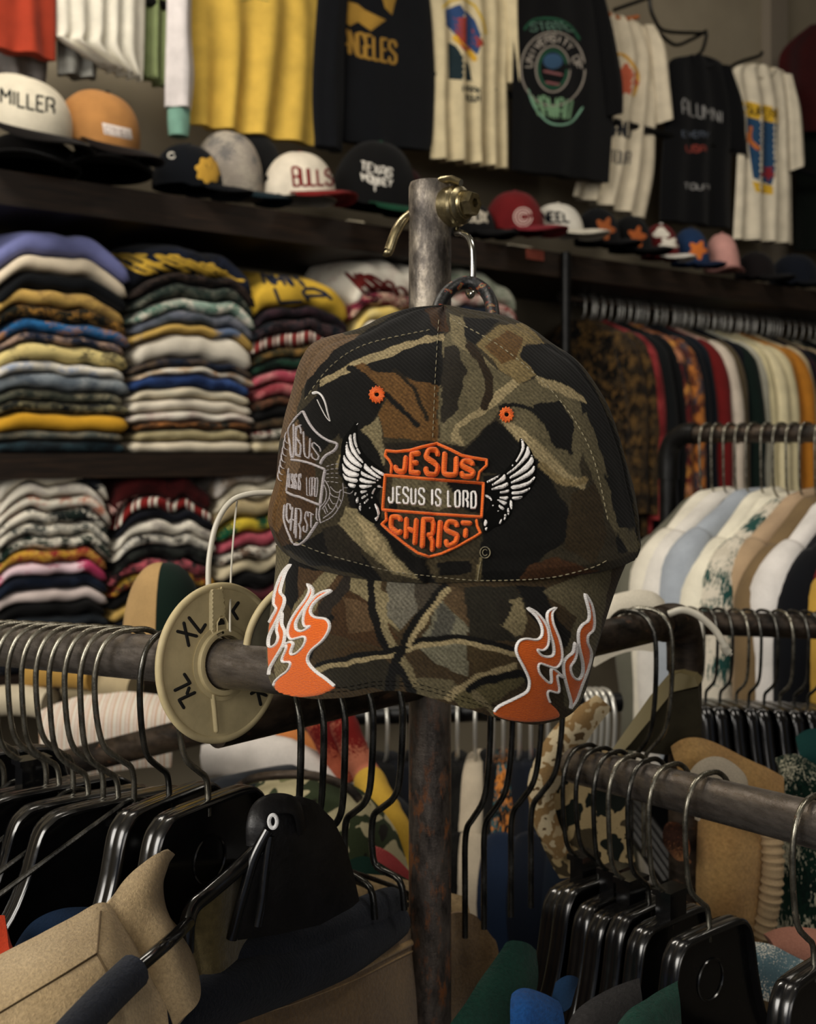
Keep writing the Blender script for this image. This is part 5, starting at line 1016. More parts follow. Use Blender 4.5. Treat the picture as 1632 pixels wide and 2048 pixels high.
# right rail
ang4 = math.atan2(-.66, -.75); GR = 'black hangers on the lower right rail'
Rh = [(1168, .004, 1), (1197, .0, 0), (1228, .006, 1), (1262, .008, 1), (1298, .004, 0), (1342, .006, 1), (1418, .004, 0), (1628, .002, 0)]
Rw = ['farthest, with a square black socket', 'second from the far end', 'third from the far end with square socket', 'fourth from the far end with square socket', 'fifth from the far end', 'last of the tight cluster', 'with round hole, standing slightly apart', 'alone at the right edge']
for i, (px, dr, so) in enumerate(Rh):
    make_hanger('black hanger on the lower right rail, '+Rw[i], rail_at(R4a, R4b, px), ang4+[.02, -.03, .05, -.02, .03, .0, -.04, .03, .05, .08][i], GR, M_hookd if i in (0, 1, 2, 4) else M_hook, drop=dr, socket=bool(so), ring=(i == 6), deep=1.2)
# hooks on the sloping rail left of the post, their hangers below
ang2 = math.atan2(-ed.x, ed.y)
for i, (px, dr, w_) in enumerate(((566, .006, 'first right of the size disc'), (604, .008, 'second right of the size disc'), (640, .012, 'third right of the size disc'), (690, .008, 'fourth right of the size disc'), (744, .010, 'just left of the post'))):
    R = thing('clothes_hanger', 'dark wire hanger hook on the sloping rail, '+w_, 'hanger', rail_at(R2a, R2b, px), 'dark hooks on the sloping rail left of the post', (0, 0, ang2+.1*i-.2))
    q = MB().tube(cr([(a*1.0, 0, z*1.0-(dr*1.5 if k > 8 else 0)) for k, (a, z) in enumerate(HOOKP[::-1][::-1])]+[(.004, 0, -.10-dr*1.5), (.022 if i > 2 else .0, 0, -.108-dr*1.2), (.026 if i > 2 else 0, 0, -.128-dr)], 4), .0022, 10)
    obj('hook', q, M_hookd, R, local=True)
for i, (px, w_) in enumerate(((930, 'first right of the post'), (968, 'second right of the post'), (1022, 'under the right flame'), (1062, 'at the right end of the brim'))):
    R = thing('clothes_hanger', 'dark wire hanger hook on the sloping rail, '+w_, 'hanger', rail_at(R2a, R2b, px), 'dark hooks on the sloping rail right of the post', (0, 0, ang2+.15*i))
    obj('hook', MB().tube(cr([(a, 0, z*(1 if k < 8 else 1.7)) for k, (a, z) in enumerate(HOOKP)]+[(.0, 0, -.19)], 4), .0022, 10), M_hookd, R, local=True)
for i, (px, w_) in enumerate(((1262, 'left one beside the rail elbow'), (1288, 'right one beside the rail elbow'))):
    R = thing('clothes_hanger', 'shiny wire hanger hook on the sloping rail, '+w_, 'hanger', rail_at(R2a, R2b, px), 'shiny hooks beside the rail elbow', (0, 0, ang2+.25*i))
    obj('hook', MB().tube(cr([(a, 0, z*(1 if k < 8 else 1.6)) for k, (a, z) in enumerate(HOOKP)]+[(.0, 0, -.19)], 4), .0020, 10), M_hook if i else M_hookd, R, local=True)
# ================================================================== size discs
dc = rail_at(R1a, R1b, 442)+Vector((0, 0, .0005)); M_disc = plain('aged_cream_plastic', (194, 178, 136), .5, 0, .35, bump=.15, bscale=160, var=.07, vscale=40)
M_discd = plain('dark_olive_plastic', (62, 58, 44), .55, 0, .3, bump=.1, var=.1)
M_ink = plain('black_ink', (24, 23, 22), .7)
def disc(c, d, label, face, rim, hub=True):
    q = d.to_track_quat('Z', 'Y').to_matrix().to_4x4(); M = Matrix.Translation(c) @ q; R = thing('size_divider', label, 'size divider', c, 'size dividers on the left rail')
    fb = MB().lathe([(.0146, -.0014), (.0415, -.0014), (.0415, .0014), (.0146, .0014), (.0146, -.0014)], 72, M, cap=False); obj('face', fb, face, R, angle=30)
    obj('rim', MB().tube([M @ Vector((.0418*math.cos(a), .0418*math.sin(a), 0)) for a in np.linspace(0, 2*PI, 97)[:-1]], .0023, 12, closed=True, up=d), rim, R)
    if hub: obj('collar', MB().lathe([(.0146, -.0042), (.0178, -.0042), (.0184, -.003), (.0184, .003), (.0178, .0046), (.0166, .0050), (.0150, .0048), (.0146, -.0042)], 48, M, cap=False).lathe([(.0184, .001), (.0205, .0012), (.0208, .0022), (.0184, .0026)], 48, M, cap=False), rim, R)
    return R, fb
R, fb = disc(dc, R1d, 'round cream plastic size disc lettered XL, closest to the viewer on the left rail', M_disc, M_disc)
S = Surf(fb); S.last = .64; g = MB()
for l in ([(352,1262),(396,1273)], [(367,1243),(378,1294)], [(376,1233),(401,1265),(412,1247)], [(347,1382),(380,1366),(367,1346)], [(392,1384),(358,1400),(369,1418)], [(379,1373),(373,1390)], [(478,1203),(465,1222),(476,1240)], [(500,1389),(511,1382),(535,1392)], [(515,1382),(522,1412)]): stroke(g, S, l, 6.8, .0003)
obj('lettering', g, M_ink, R)
g = MB(); fill(g, S, [(418,1176),(444,1170),(450,1210),(450,1240),(440,1236),(432,1244),(431,1282),(418,1290)], .0016, 5, 2.5, 3); stroke(g, S, [(452,1262),(452,1245),(446,1234),(436,1236),(431,1246),(431,1280)], 4, .0020)
obj('seam_strap', g, M_disc, R); g = MB(); stroke(g, S, [(424,1384),(428,1420),(432,1466)], 9, .0016); obj('seam_rib', g, M_disc, R)
g = MB(); fill(g, S, [(433,1240),(440,1235),(449,1240),(450,1262),(444,1276),(433,1282)], .0004, 3, 2, 2); obj('slot', g, M_ink, R)
obj('metal_pin', MB().tube([P(436, 1270, .616), P(446, 1265, .612)], .0008, 8), M_steel, R)
c2 = P(640, 1300, .604); q2 = Vector((.30, -.95, 0)).normalized(); M2 = Matrix.Translation(c2) @ q2.to_track_quat('Z', 'Y').to_matrix().to_4x4()
ux = (M2.to_3x3().inverted() @ Vector((1, 0, 0))); a0 = math.atan2(ux.y, ux.x); uz = (M2.to_3x3().inverted() @ Vector((0, 0, 1))); sg = 1 if ux.cross(uz).z > 0 else -1
R = thing('size_divider', 'dark half-round size divider between the cream disc and the brim edge', 'size divider', c2, 'size dividers on the left rail')
arc = [(math.cos(a0+sg*t), math.sin(a0+sg*t)) for t in np.linspace(.1, PI-.12, 40)]
obj('face', MB().poly([(x*.0385, y*.0385) for x, y in arc]+[(x*.0150, y*.0150) for x, y in arc[::-1]], -.001, .001, M2), M_discd, R, angle=30)
obj('rim', MB().tube([M2 @ Vector((x*.0388, y*.0388, 0)) for x, y in arc], .0020, 10), M_disc, R)
# clear plastic arc and thread above the disc
M_clr = plain('milky_plastic', (206, 200, 184), .25, 0, .5)
o = obj('plastic_hook', MB().tube([P(*q) for q in cr([(417,1182,.672),(418,1120,.675),(432,1050,.68),(462,1003,.685),(505,987,.69),(560,985,.695)], 6)], .0017, 12), M_clr); tag(o, 'milky plastic hook arching from the cream disc up behind the cap', 'hook')
o = obj('thread', MB().tube([P(*q) for q in cr([(474,1002,.69),(468,1060,.68),(462,1150,.66),(460,1250,.625),(461,1262,.621)], 6)], .0006, 6), M_clr); tag(o, 'thin pale thread hanging from the plastic hook in front of the disc', 'thread')
o = obj('plastic_hook', MB().tube([P(*q) for q in cr([(1338,1228,.96),(1365,1220,.955),(1395,1230,.95),(1428,1258,.945),(1446,1286,.94),(1452,1300,.94),(1462,1310,.94)], 6)], [.0030]*26+[.0038]*8+[.0018]*3, 12), M_clr); tag(o, 'white plastic hook curving down right of the rail elbow', 'hook')
o = obj('size_tag', MB().box(-.009, .009, -.001, .001, -.014, .014, Matrix.Translation(P(1389, 1252, 1.27))), pl(226, 220, 204), None, smooth=False); tag(o, 'white size tag on the brown rail beside the elbow', 'tag')
# ================================================================== draped garments near the viewer
def drape(nm, ctrl, m, parent=None, nu=10, nv=10, th=.004, amp=.0015, sc=30, fl=False):
    rows = patch(ctrl, nu, nv); W_ = []
    for r in rows:
        if fl: r = r[::-1]
        W_.append([(lambda v: v+Vector((mnoise.noise(v*sc), mnoise.noise(v*sc+Vector((5, 5, 5))), mnoise.noise(v*sc+Vector((9, 1, 3)))))*amp)(P(*q)) for q in r])
    return obj(nm, MB().sheet(W_, th), m, parent, angle=70)
def suede(name, c, c2, sc=260, sh=.2):
    t = NT(name); t.set(.95, 0, .1, sh); v = t.coord(); n = t.noise(v, sc, 5, .7); b_ = t.noise(v, 26, 4)
    t.base(t.mix(.55, t.mix(t.ramp(b_, [(.3, g4(0)), (.7, g4(1))]), C4(c2), C4(c)), t.ramp(n, [(.3, g4(.45)), (.7, g4(1.35))]), 'MULTIPLY')); t.bump(n, .8, .0016); return t.m
M_sue = suede('beige_suede', (196, 172, 134), (172, 148, 110), 620); M_oliv = suede('olive_brown_wool', (128, 102, 68), (108, 84, 56), 420); M_fle = suede('navy_fleece', (34, 38, 48), (24, 27, 34), 500, .08); M_tan2 = suede('tan_suede', (190, 152, 96), (170, 130, 80), 330)
M_gfl = suede('green_fleece', (20, 58, 46), (15, 44, 36), 420, .1); M_bfl = suede('blue_fleece', (30, 80, 140), (22, 60, 112), 420, .1); M_gyf = suede('charcoal_fleece', (50, 48, 47), (36, 34, 34), 420, .1)
def grp(nm, label, cat, at, group=None): return thing(nm, label, cat, P(*at), group)
J = grp('suede_jacket', 'beige suede jacket with raised collar, bottom left', 'jacket', (200, 2100, .52))
drape('body', [[(-80,1975,.505),(60,1893,.525),(150,1845,.542),(203,1817,.556),(232,1846,.558),(268,1898,.56),(300,1950,.558)], [(-80,2020,.49),(60,1950,.505),(150,1905,.52),(205,1880,.533),(238,1905,.54),(276,1950,.548),(310,1990,.548)], [(-80,2090,.478),(60,2030,.49),(150,1995,.50),(210,1975,.51),(250,1995,.52),(290,2030,.53),(330,2060,.532)], [(-80,2200,.47),(60,2180,.475),(150,2160,.48),(220,2150,.49),(260,2150,.50),(300,2160,.51),(350,2170,.515)]], M_sue, J, amp=.002)
drape('collar', [[(200,1819,.557),(240,1780,.568),(286,1736,.58),(318,1704,.592),(336,1697,.602)], [(226,1858,.557),(255,1812,.563),(290,1770,.572),(312,1735,.586),(318,1722,.600)], [(256,1905,.557),(280,1868,.560),(300,1828,.568),(304,1790,.582),(306,1770,.598)], [(292,1955,.552),(318,1912,.555),(330,1880,.564),(326,1850,.580),(320,1835,.594)], [(332,2015,.545),(352,1982,.550),(362,1950,.560),(364,1915,.575),(352,1880,.590)], [(350,2060,.540),(372,2030,.545),(382,2000,.556),(380,1960,.572),(372,1930,.588)]], M_sue, J, th=.005, amp=.0012)
M_seam = pl(112, 90, 60)
def surf_of(o):
    w = o.location.copy(); p = o.parent
    while p is not None: w += p.location; p = p.parent
    m = MB(); m.v = [v.co+w for v in o.data.vertices]; m.f = [tuple(q.vertices) for q in o.data.polygons]; return Surf(m)
jb = [c for c in J.children if c.name.startswith('body')][0]; S = surf_of(jb); S.last = .52; g = MB()
stroke(g, S, cr([(201,1822),(198,1862),(194,1908)], 6), 3.4, .0009); obj('seam', g, M_seam, jb); g = MB()
stroke(g, S, cr([(194,1908),(130,1948),(60,1990),(-10,2032)], 6), 3.4, .0009); obj('seam', g, M_seam, jb); g = MB()
stroke(g, S, cr([(194,1908),(214,1945),(238,1985),(246,2010)], 6), 3.4, .0009); obj('seam', g, M_seam, jb)
LJ = grp('jacket', 'dark olive jacket lining showing behind the black clip hanger', 'jacket', (560, 2050, .80))
drape('lining', [[(335,1880,.600),(385,1822,.608),(440,1770,.618),(520,1725,.69),(680,1800,.80),(760,1810,.83)], [(340,1960,.590),(390,1910,.60),(450,1860,.615),(560,1850,.70),(680,1850,.80),(760,1850,.83)], [(340,2100,.585),(395,2060,.595),(450,2020,.612),(560,2000,.70),(680,1990,.80),(760,1980,.83)]], suede('olive_lining', (104, 92, 60), (80, 70, 46)), LJ)
drape('collar', [[(660,1752,.86),(720,1752,.86),(790,1762,.865),(850,1778,.87),(930,1800,.87)], [(670,1800,.85),(730,1790,.85),(790,1800,.855),(850,1815,.86),(940,1830,.86)], [(680,1850,.85),(740,1850,.85),(800,1850,.855),(860,1850,.86),(950,1860,.86)]], suede('pale_olive_wool', (142, 120, 86), (120, 100, 70)), LJ)
OJ = grp('wool_jacket', 'olive brown wool jacket with navy fleece collar at bottom centre', 'jacket', (650, 2150, .68))
drape('body', [[(200,2150,.575),(290,2068,.585),(400,2008,.615),(560,1965,.665),(700,1912,.72),(800,1862,.775),(880,1822,.825),(940,1826,.845),(985,1880,.850)], [(200,2200,.57),(290,2110,.58),(400,2050,.61),(560,2010,.66),(700,1965,.715),(800,1920,.77),(880,1890,.82),(945,1890,.842),(992,1915,.848)], [(200,2260,.565),(290,2190,.575),(400,2130,.60),(560,2090,.65),(700,2050,.705),(800,2010,.76),(880,1980,.815),(940,1960,.838),(975,1965,.845)], [(200,2400,.56),(290,2350,.57),(400,2300,.59),(560,2260,.64),(700,2220,.70),(800,2160,.755),(880,2080,.81),(920,2020,.835),(930,2010,.842)]], M_oliv, OJ, amp=.003, sc=18)
ob = [c for c in OJ.children if c.name.startswith('body')][0]; S = surf_of(ob); S.last = .65; M_pip = suede('olive_piping', (176, 146, 100), (150, 120, 80))
for off, w_, h_ in ((30, 13, .0024), (48, 3.5, .0010)):
    g = MB(); stroke(g, S, [(x, y+off) for x, y in cr([(300,2064),(400,2011),(560,1968),(700,1915),(800,1866),(868,1832)], 8)], w_, h_); obj('piping', g, M_pip, ob)
for nm, pts, r in (('fleece_collar', [(230,2120,.57),(330,2010,.59),(420,1955,.615),(540,1905,.65),(650,1872,.69),(730,1830,.73),(775,1806,.755),(792,1802,.765)], [.006, .0105]), ('fleece_collar', [(240,2130,.56),(340,2045,.575),(440,1995,.605),(560,1950,.65),(680,1905,.695),(750,1870,.735),(800,1842,.765)], [.008, .013])):
    c = cr(pts, 8); obj(nm, MB().tube([P(*q) for q in c], [r[0]+(r[1]-r[0])*math.sin(PI*i/(len(c)-1)) for i in range(len(c))], 18, flat=1.25), M_fle, OJ)
# black clip hanger with leather flap
CH = grp('clip_hanger', 'black leather flap with white eyelet and long glossy bars, hanging at bottom centre', 'clip hanger', (560, 1880, .64))
M_lea = plain('black_leather', (20, 19, 20), .42, 0, .4, bump=.4, bscale=220, var=.2)
fl_ = [(512,1650,.632),(522,1622,.636),(545,1606,.640),(580,1602,.646),(612,1612,.652),(650,1650,.66),(675,1700,.665),(692,1760,.668),(704,1815,.67),(640,1850,.655),(560,1868,.64),(465,1882,.62),(485,1790,.622),(498,1710,.626)]
v = [P(*q) for q in fl_]; n = len(v); c0 = P(585, 1740, .636); b = MB(); vv = v+[p+Vector((.004, .010, 0)) for p in v]+[c0, P(585, 1740, .665)]
b.add(vv, [(i, (i+1) % n, 2*n) for i in range(n)]+[((i+1) % n+n, i+n, 2*n+1) for i in range(n)]+[((i+1) % n, i, i+n, (i+1) % n+n) for i in range(n)]); obj('flap', b, M_lea, CH, angle=30)
obj('strap_loop', MB().tube([P(*q) for q in cr([(516,1690,.624),(516,1650,.625),(528,1618,.63),(560,1606,.636),(592,1616,.642),(604,1660,.645)], 6)], .0065, 12, flat=.35, up=(0, 1, 0)), M_lea, CH)
obj('eyelet', MB().tube([P(546+8*math.cos(a), 1643+13*math.sin(a), .615) for a in np.linspace(0, 2*PI, 25)[:-1]], .0011, 8, closed=True), pl(220, 220, 220), CH)
for pts, r in (([(536,1660,.618),(508,1715,.615),(486,1790,.612),(463,1878,.610)], .0030), ([(540,1672,.618),(532,1730,.616),(524,1800,.614),(514,1852,.612)], .0024), ([(524,1690,.625),(470,1742,.610),(420,1785,.600),(388,1812,.592),(375,1845,.586),(372,1905,.584)], .0042), ([(377,1846,.584),(350,1872,.545),(318,1900,.520),(262,1948,.506)], .0032)):
    obj('bar', MB().tube([P(*q) for q in cr(pts, 6)], r, 12), M_black, CH)
obj('cloth_sleeve', MB().tube([P(*q) for q in cr([(268,1942,.505),(210,1998,.486),(150,2062,.466),(100,2120,.45)], 6)], .0078, 14), M_fle, CH)
# lower left corner pieces
o = drape('folded_cuff', [[(-60,1842,.62),(-10,1838,.62),(14,1840,.62)], [(-60,1890,.61),(0,1890,.61),(26,1884,.61)], [(-60,1950,.60),(0,1945,.60),(36,1908,.60)]], pl(214, 58, 24)); tag(o, 'bright red-orange cuff at the lower left edge', 'cuff')
o = drape('folded_collar', [[(40,1900,.63),(70,1850,.64),(120,1828,.65),(185,1826,.66)], [(40,1925,.62),(75,1885,.63),(125,1860,.64),(190,1850,.65)], [(30,1960,.61),(80,1940,.62),(130,1910,.63),(195,1880,.64)]], pl(32, 70, 120)); tag(o, 'blue collar behind the beige suede jacket', 'collar')
# lower right fleece collars
for ctrl, m, lb in (([[(1012,1895,.755),(1030,1886,.757),(1048,1888,.760),(1062,1900,.764)], [(975,1950,.74),(1005,1940,.742),(1040,1945,.748),(1066,1960,.756)], [(930,2005,.72),(975,2000,.725),(1020,2010,.73),(1052,2030,.74)], [(880,2080,.70),(940,2090,.70),(1000,2100,.71),(1040,2110,.72)]], M_gfl, 'dark green fleece collar at the bottom, right of the post'),
                    ([[(1028,2000,.69),(1045,1988,.692),(1080,1996,.695),(1112,2012,.70)], [(1026,2040,.68),(1050,2025,.68),(1085,2030,.685),(1118,2044,.69)], [(1020,2120,.67),(1050,2110,.67),(1090,2110,.675),(1125,2120,.68)]], M_bfl, 'bright blue fleece collar at the bottom edge'),
                    ([[(1136,2060,.655),(1165,2018,.66),(1210,1986,.67),(1272,1962,.685)], [(1130,2100,.65),(1170,2060,.65),(1215,2030,.66),(1275,2010,.675)], [(1130,2150,.64),(1175,2130,.64),(1220,2110,.65),(1280,2100,.665)]], M_gyf, 'charcoal fleece collar at the bottom edge'),
                    ([[(1240,2060,.62),(1268,2022,.625),(1300,1996,.635),(1350,1966,.65)], [(1240,2100,.61),(1272,2060,.615),(1305,2036,.625),(1352,2010,.64)], [(1240,2150,.60),(1275,2120,.605),(1310,2110,.615),(1355,2100,.63)]], M_gfl, 'dark green fleece collar between two black hangers at bottom right')):
    o = drape('fleece_collar', ctrl, m, amp=.001); tag(o, lb, 'collar', 'fleece collars along the bottom edge')
o = drape('shirt_cuff', [[(1112,1975,.71),(1135,1955,.715),(1146,1960,.72)], [(1100,2010,.70),(1125,1995,.705),(1142,1990,.71)], [(1104,2040,.69),(1122,2030,.695),(1136,2020,.70)]], pl(30, 76, 128)); tag(o, 'blue cuff beside the bright blue collar', 'cuff')
# right: tan suede, ribbed cuff, printed pieces
TJ = grp('suede_jacket', 'tan suede jacket folded over behind the lower right rail', 'jacket', (1450, 1850, .98))
drape('shoulder', [[(1346,1500,.97),(1368,1484,.97),(1400,1484,.975),(1450,1504,.98),(1510,1534,.985),(1558,1560,.99)], [(1352,1530,.96),(1380,1520,.96),(1420,1530,.965),(1470,1556,.97),(1520,1580,.975),(1560,1600,.98)], [(1370,1570,.96),(1400,1570,.96),(1440,1580,.965),(1480,1600,.97),(1525,1620,.975),(1560,1640,.98)]], M_tan2, TJ, th=.006)
drape('body', [[(1400,1600,1.0),(1440,1610,.985),(1480,1620,.99),(1522,1630,1.0)], [(1400,1680,1.0),(1440,1690,.98),(1485,1690,.985),(1522,1700,1.0)], [(1394,1780,1.0),(1440,1780,.98),(1480,1790,.985),(1516,1800,1.0)], [(1400,1880,1.0),(1440,1890,.985),(1480,1890,.99),(1506,1900,1.0)]], M_tan2, TJ, th=.01)
b = MB(); cc = cr([(1540,1650,.985),(1546,1720,.98),(1540,1800,.98),(1524,1870,.985)], 26); b.tube([P(*q) for q in cc], [.0085+.0012*(i % 5 < 2)+.0006*math.sin(i) for i in range(len(cc))], 16); obj('ribbed_cuff', b, pl(188, 158, 116), TJ)
drape('sleeve_end', [[(1384,1560,.93),(1400,1524,.932),(1440,1520,.935),(1476,1548,.94),(1484,1600,.945)], [(1384,1590,.925),(1402,1560,.927),(1440,1556,.93),(1474,1580,.935),(1482,1620,.94)], [(1390,1640,.925),(1405,1620,.927),(1440,1620,.93),(1470,1630,.935),(1480,1650,.94)]], pl(206, 190, 164), TJ, th=.006)
CJ = grp('patterned_jacket', 'brown floral jacket with beige collar band behind the lower right rail end', 'jacket', (1150, 1750, 1.02))
M_cmo = pf((96, 82, 56), (170, 146, 100), (46, 56, 46), (70, 56, 38), k='camo', sc=1.3)
drape('body', [[(1170,1500,1.0),(1200,1500,1.0),(1240,1500,1.01)], [(1075,1590,1.0),(1140,1590,.99),(1240,1600,1.0)], [(1085,1660,1.0),(1150,1660,.99),(1250,1670,1.0)], [(1130,1740,1.0),(1180,1740,.99),(1260,1750,1.0)]], M_cmo, CJ, th=.012)
M_bei = pf((186, 160, 116), (150, 116, 70), (206, 186, 146), (120, 92, 56), k='camo', sc=2)
drape('collar', [[(1196,1398,.97),(1206,1400,.968),(1220,1412,.97)], [(1140,1436,.97),(1160,1442,.965),(1184,1452,.97)], [(1094,1486,.97),(1120,1490,.963),(1150,1498,.97)], [(1066,1556,.97),(1088,1560,.963),(1112,1560,.97)], [(1068,1612,.97),(1082,1606,.965),(1098,1600,.97)], [(1090,1668,.975),(1100,1662,.97),(1112,1654,.975)], [(1118,1710,.98),(1126,1704,.975),(1134,1696,.98)]], M_bei, CJ, th=.006)
SD2 = grp('size_divider', 'olive-cream size divider standing edge-on behind the lower right rail', 'size divider', (1320, 1500, 1.02))
out = [(1222,1502,.965),(1240,1510,.962),(1262,1486,.962),(1345,1384,.962),(1396,1372,.964),(1388,1354,.966),(1362,1346,.968),(1334,1352,.97),(1300,1392,.97)]
v = [P(*q) for q in out]; n = len(v); v += [p+Vector((.012, .03, 0)) for p in v]
obj('rim', MB().add(v, [tuple(range(n))[::-1], tuple(range(n, 2*n))]+[(i, (i+1) % n, n+(i+1) % n, n+i) for i in range(n)]), plain('olive_cream_plastic', (124, 112, 76), .45, bump=.1), SD2, angle=30)
v = [P(*q) for q in [(1250,1500,.968),(1345,1386,.968),(1397,1376,.97),(1402,1440,.98),(1400,1500,.99),(1330,1510,.99)]]; n = 6; v += [p+Vector((.004, .012, 0)) for p in v]
obj('face', MB().add(v, [tuple(range(n))[::-1], tuple(range(n, 2*n))]+[(i, (i+1) % n, n+(i+1) % n, n+i) for i in range(n)]), M_discd, SD2, angle=30)
GFLK = pf((26, 74, 54), (26, 74, 54), (24, 60, 48), (184, 178, 150), sc=1.5)
o = drape('shirt_shoulder', [[(1556,1530,1.05),(1580,1518,1.05),(1610,1530,1.05),(1660,1560,1.05)], [(1558,1570,1.04),(1590,1560,1.04),(1620,1575,1.04),(1670,1600,1.04)], [(1560,1700,1.05),(1590,1700,1.04),(1630,1700,1.04),(1670,1700,1.05)], [(1560,1870,1.05),(1590,1870,1.04),(1630,1870,1.04),(1670,1870,1.05)]], GFLK, th=.01); tag(o, 'green shirt with cream floral print right of the tan suede jacket', 'shirt')
o = drape('shirt_shoulder', [[(1596,1480,1.08),(1620,1462,1.08),(1660,1470,1.08)], [(1600,1520,1.07),(1625,1510,1.07),(1665,1520,1.07)], [(1602,1560,1.07),(1625,1560,1.07),(1665,1570,1.07)]], pl(30, 96, 92), th=.01); tag(o, 'teal shirt shoulder at the right edge', 'shirt')
o = drape('rolled_garment', [[(1540,1890,.86),(1570,1874,.86),(1640,1880,.86)], [(1545,1905,.85),(1580,1900,.85),(1640,1905,.85)], [(1560,1930,.85),(1590,1930,.85),(1650,1940,.85)]], pl(160, 104, 84), th=.01); tag(o, 'dusty pink rolled garment at lower right', 'garment')
o = drape('printed_shirt', [[(1505,1894,.84),(1540,1900,.84),(1600,1925,.84)], [(1510,1930,.83),(1545,1935,.83),(1600,1960,.83)], [(1520,1990,.83),(1550,2000,.83),(1600,2010,.83)]], pf(WHT, WHT, (90, 120, 130)), th=.006); tag(o, 'white shirt with blue print below the dusty pink roll', 'shirt')
o = drape('shirt_cuff', [[(1334,1655,.98),(1348,1652,.98),(1366,1665,.98)], [(1330,1675,.975),(1352,1680,.97),(1368,1700,.975)], [(1352,1700,.98),(1362,1712,.975),(1370,1718,.98)]], pf((170, 92, 50), (190, 130, 80), (90, 50, 34)), th=.006); tag(o, 'rust orange cuff below the lower right rail', 'cuff')
# white cloth behind the elbow
o = drape('white_shirt', [[(1190,1236,1.08),(1220,1204,1.08),(1264,1190,1.08),(1298,1192,1.08),(1318,1212,1.08)], [(1186,1262,1.07),(1220,1234,1.07),(1264,1222,1.07),(1298,1224,1.07),(1318,1236,1.07)], [(1186,1330,1.07),(1220,1310,1.07),(1264,1300,1.07),(1296,1300,1.07),(1312,1300,1.07)]], pl(222, 212, 190), th=.008); tag(o, 'white shirt shoulder showing over the rail elbow', 'shirt')
# ---------------- garments behind, low
def tubeth(nm, pts, r, m, label, cat, rr=None, flat=1.):
    c = cr(pts, 6); mm = [r*(1+.10*mnoise.noise(Vector((i*.5, r*90, 1)))) for i in range(len(c))]
    o = obj(nm, MB().tube([P(*q) for q in c], mm, 16, flat=flat), m); tag(o, label, cat); return o
tubeth('shirt_sleeve', [(430,1500,1.35),(500,1510,1.33),(580,1535,1.3),(680,1590,1.28),(720,1620,1.27)], .030, pl(222, 214, 206), 'white sleeve low behind the left hangers', 'sleeve')
tubeth('shirt_sleeve', [(540,1465,1.42),(585,1490,1.40),(630,1520,1.39),(670,1560,1.38)], .022, pl(206, 120, 56), 'orange sleeve low behind the left hangers', 'sleeve')
tubeth('shirt_sleeve', [(630,1430,1.30),(655,1480,1.29),(680,1530,1.28),(700,1570,1.27)], .015, pf((176, 34, 32), (176, 34, 32), (160, 28, 28), (190, 90, 60)), 'red printed sleeve, left one of the two', 'sleeve')
tubeth('shirt_sleeve', [(684,1440,1.27),(704,1490,1.26),(728,1540,1.25),(742,1562,1.24)], .015, pf((184, 36, 32), (184, 36, 32), (196, 110, 80)), 'red printed sleeve, right one of the two', 'sleeve')
tubeth('shirt_sleeve', [(736,1556,1.22),(752,1590,1.20),(780,1640,1.18),(806,1700,1.17),(826,1770,1.16)], .0165, pl(206, 160, 44), 'mustard yellow ribbed sleeve just left of the post', 'sleeve')
tubeth('clothes_hanger', [(460,1590,1.10),(500,1560,1.08),(560,1550,1.06),(630,1552,1.05),(690,1572,1.05),(720,1600,1.05)], .0042, M_rail2, 'dark mottled hanger bar low behind the left hangers', 'hanger')
o = drape('camouflage_shirt', [[(470,1620,1.14),(530,1580,1.12),(600,1568,1.10),(660,1572,1.10),(720,1600,1.10),(770,1660,1.10),(800,1740,1.10)], [(470,1680,1.10),(530,1650,1.08),(600,1640,1.06),(660,1645,1.06),(710,1670,1.06),(755,1720,1.07),(790,1790,1.08)], [(470,1900,1.08),(530,1900,1.06),(600,1900,1.05),(660,1900,1.05),(710,1900,1.05),(750,1900,1.06),(790,1900,1.07)]], pf((120, 120, 76), (176, 164, 124), (70, 84, 50), (60, 52, 40), k='camo', sc=.9), th=.01); tag(o, 'green camouflage shirt arching low behind the left hangers', 'shirt')
o = drape('shirt_collar', [[(690,1730,.95),(730,1712,.95),(780,1740,.95),(830,1775,.95)], [(690,1790,.94),(730,1780,.94),(780,1800,.94),(830,1820,.94)]], pl(22, 74, 56), th=.006); tag(o, 'dark green collar low, left of the post', 'collar')
o = drape('shirt_collar', [[(744,1690,.99),(770,1700,.99),(800,1730,.99),(830,1765,.99)], [(744,1740,.985),(770,1745,.985),(800,1770,.985),(830,1790,.985)]], pf((176, 60, 60), (190, 90, 80), (176, 60, 60)), th=.006); tag(o, 'faded red collar low, left of the post', 'collar')
o = drape('striped_shirt', [[(90,1432,1.42),(150,1408,1.40),(220,1398,1.39),(290,1400,1.38),(345,1412,1.38)], [(90,1470,1.39),(150,1450,1.37),(220,1442,1.36),(290,1440,1.35),(345,1446,1.35)], [(90,1560,1.39),(150,1550,1.37),(220,1540,1.36),(290,1530,1.35),(345,1530,1.35)]], pf((206, 196, 180), (190, 150, 120), (214, 206, 196), (120, 124, 130), k='stripe', sc=2.5), th=.01); tag(o, 'pale striped shirt low behind the left hangers', 'shirt')
for i, (x, y, c, w_) in enumerate(((30, 1400, (200, 186, 156), 'cream cloth low between the leftmost hooks'), (200, 1370, (180, 160, 120), 'beige cloth glimpsed between the left hooks'), (120, 1345, (186, 140, 60), 'mustard cloth glimpsed under the left rail'))):
    tubeth('folded_cloth', [(x-60, y+6, 1.7), (x, y, 1.68), (x+70, y+8, 1.66)], .022, pl(*c), w_, 'cloth')
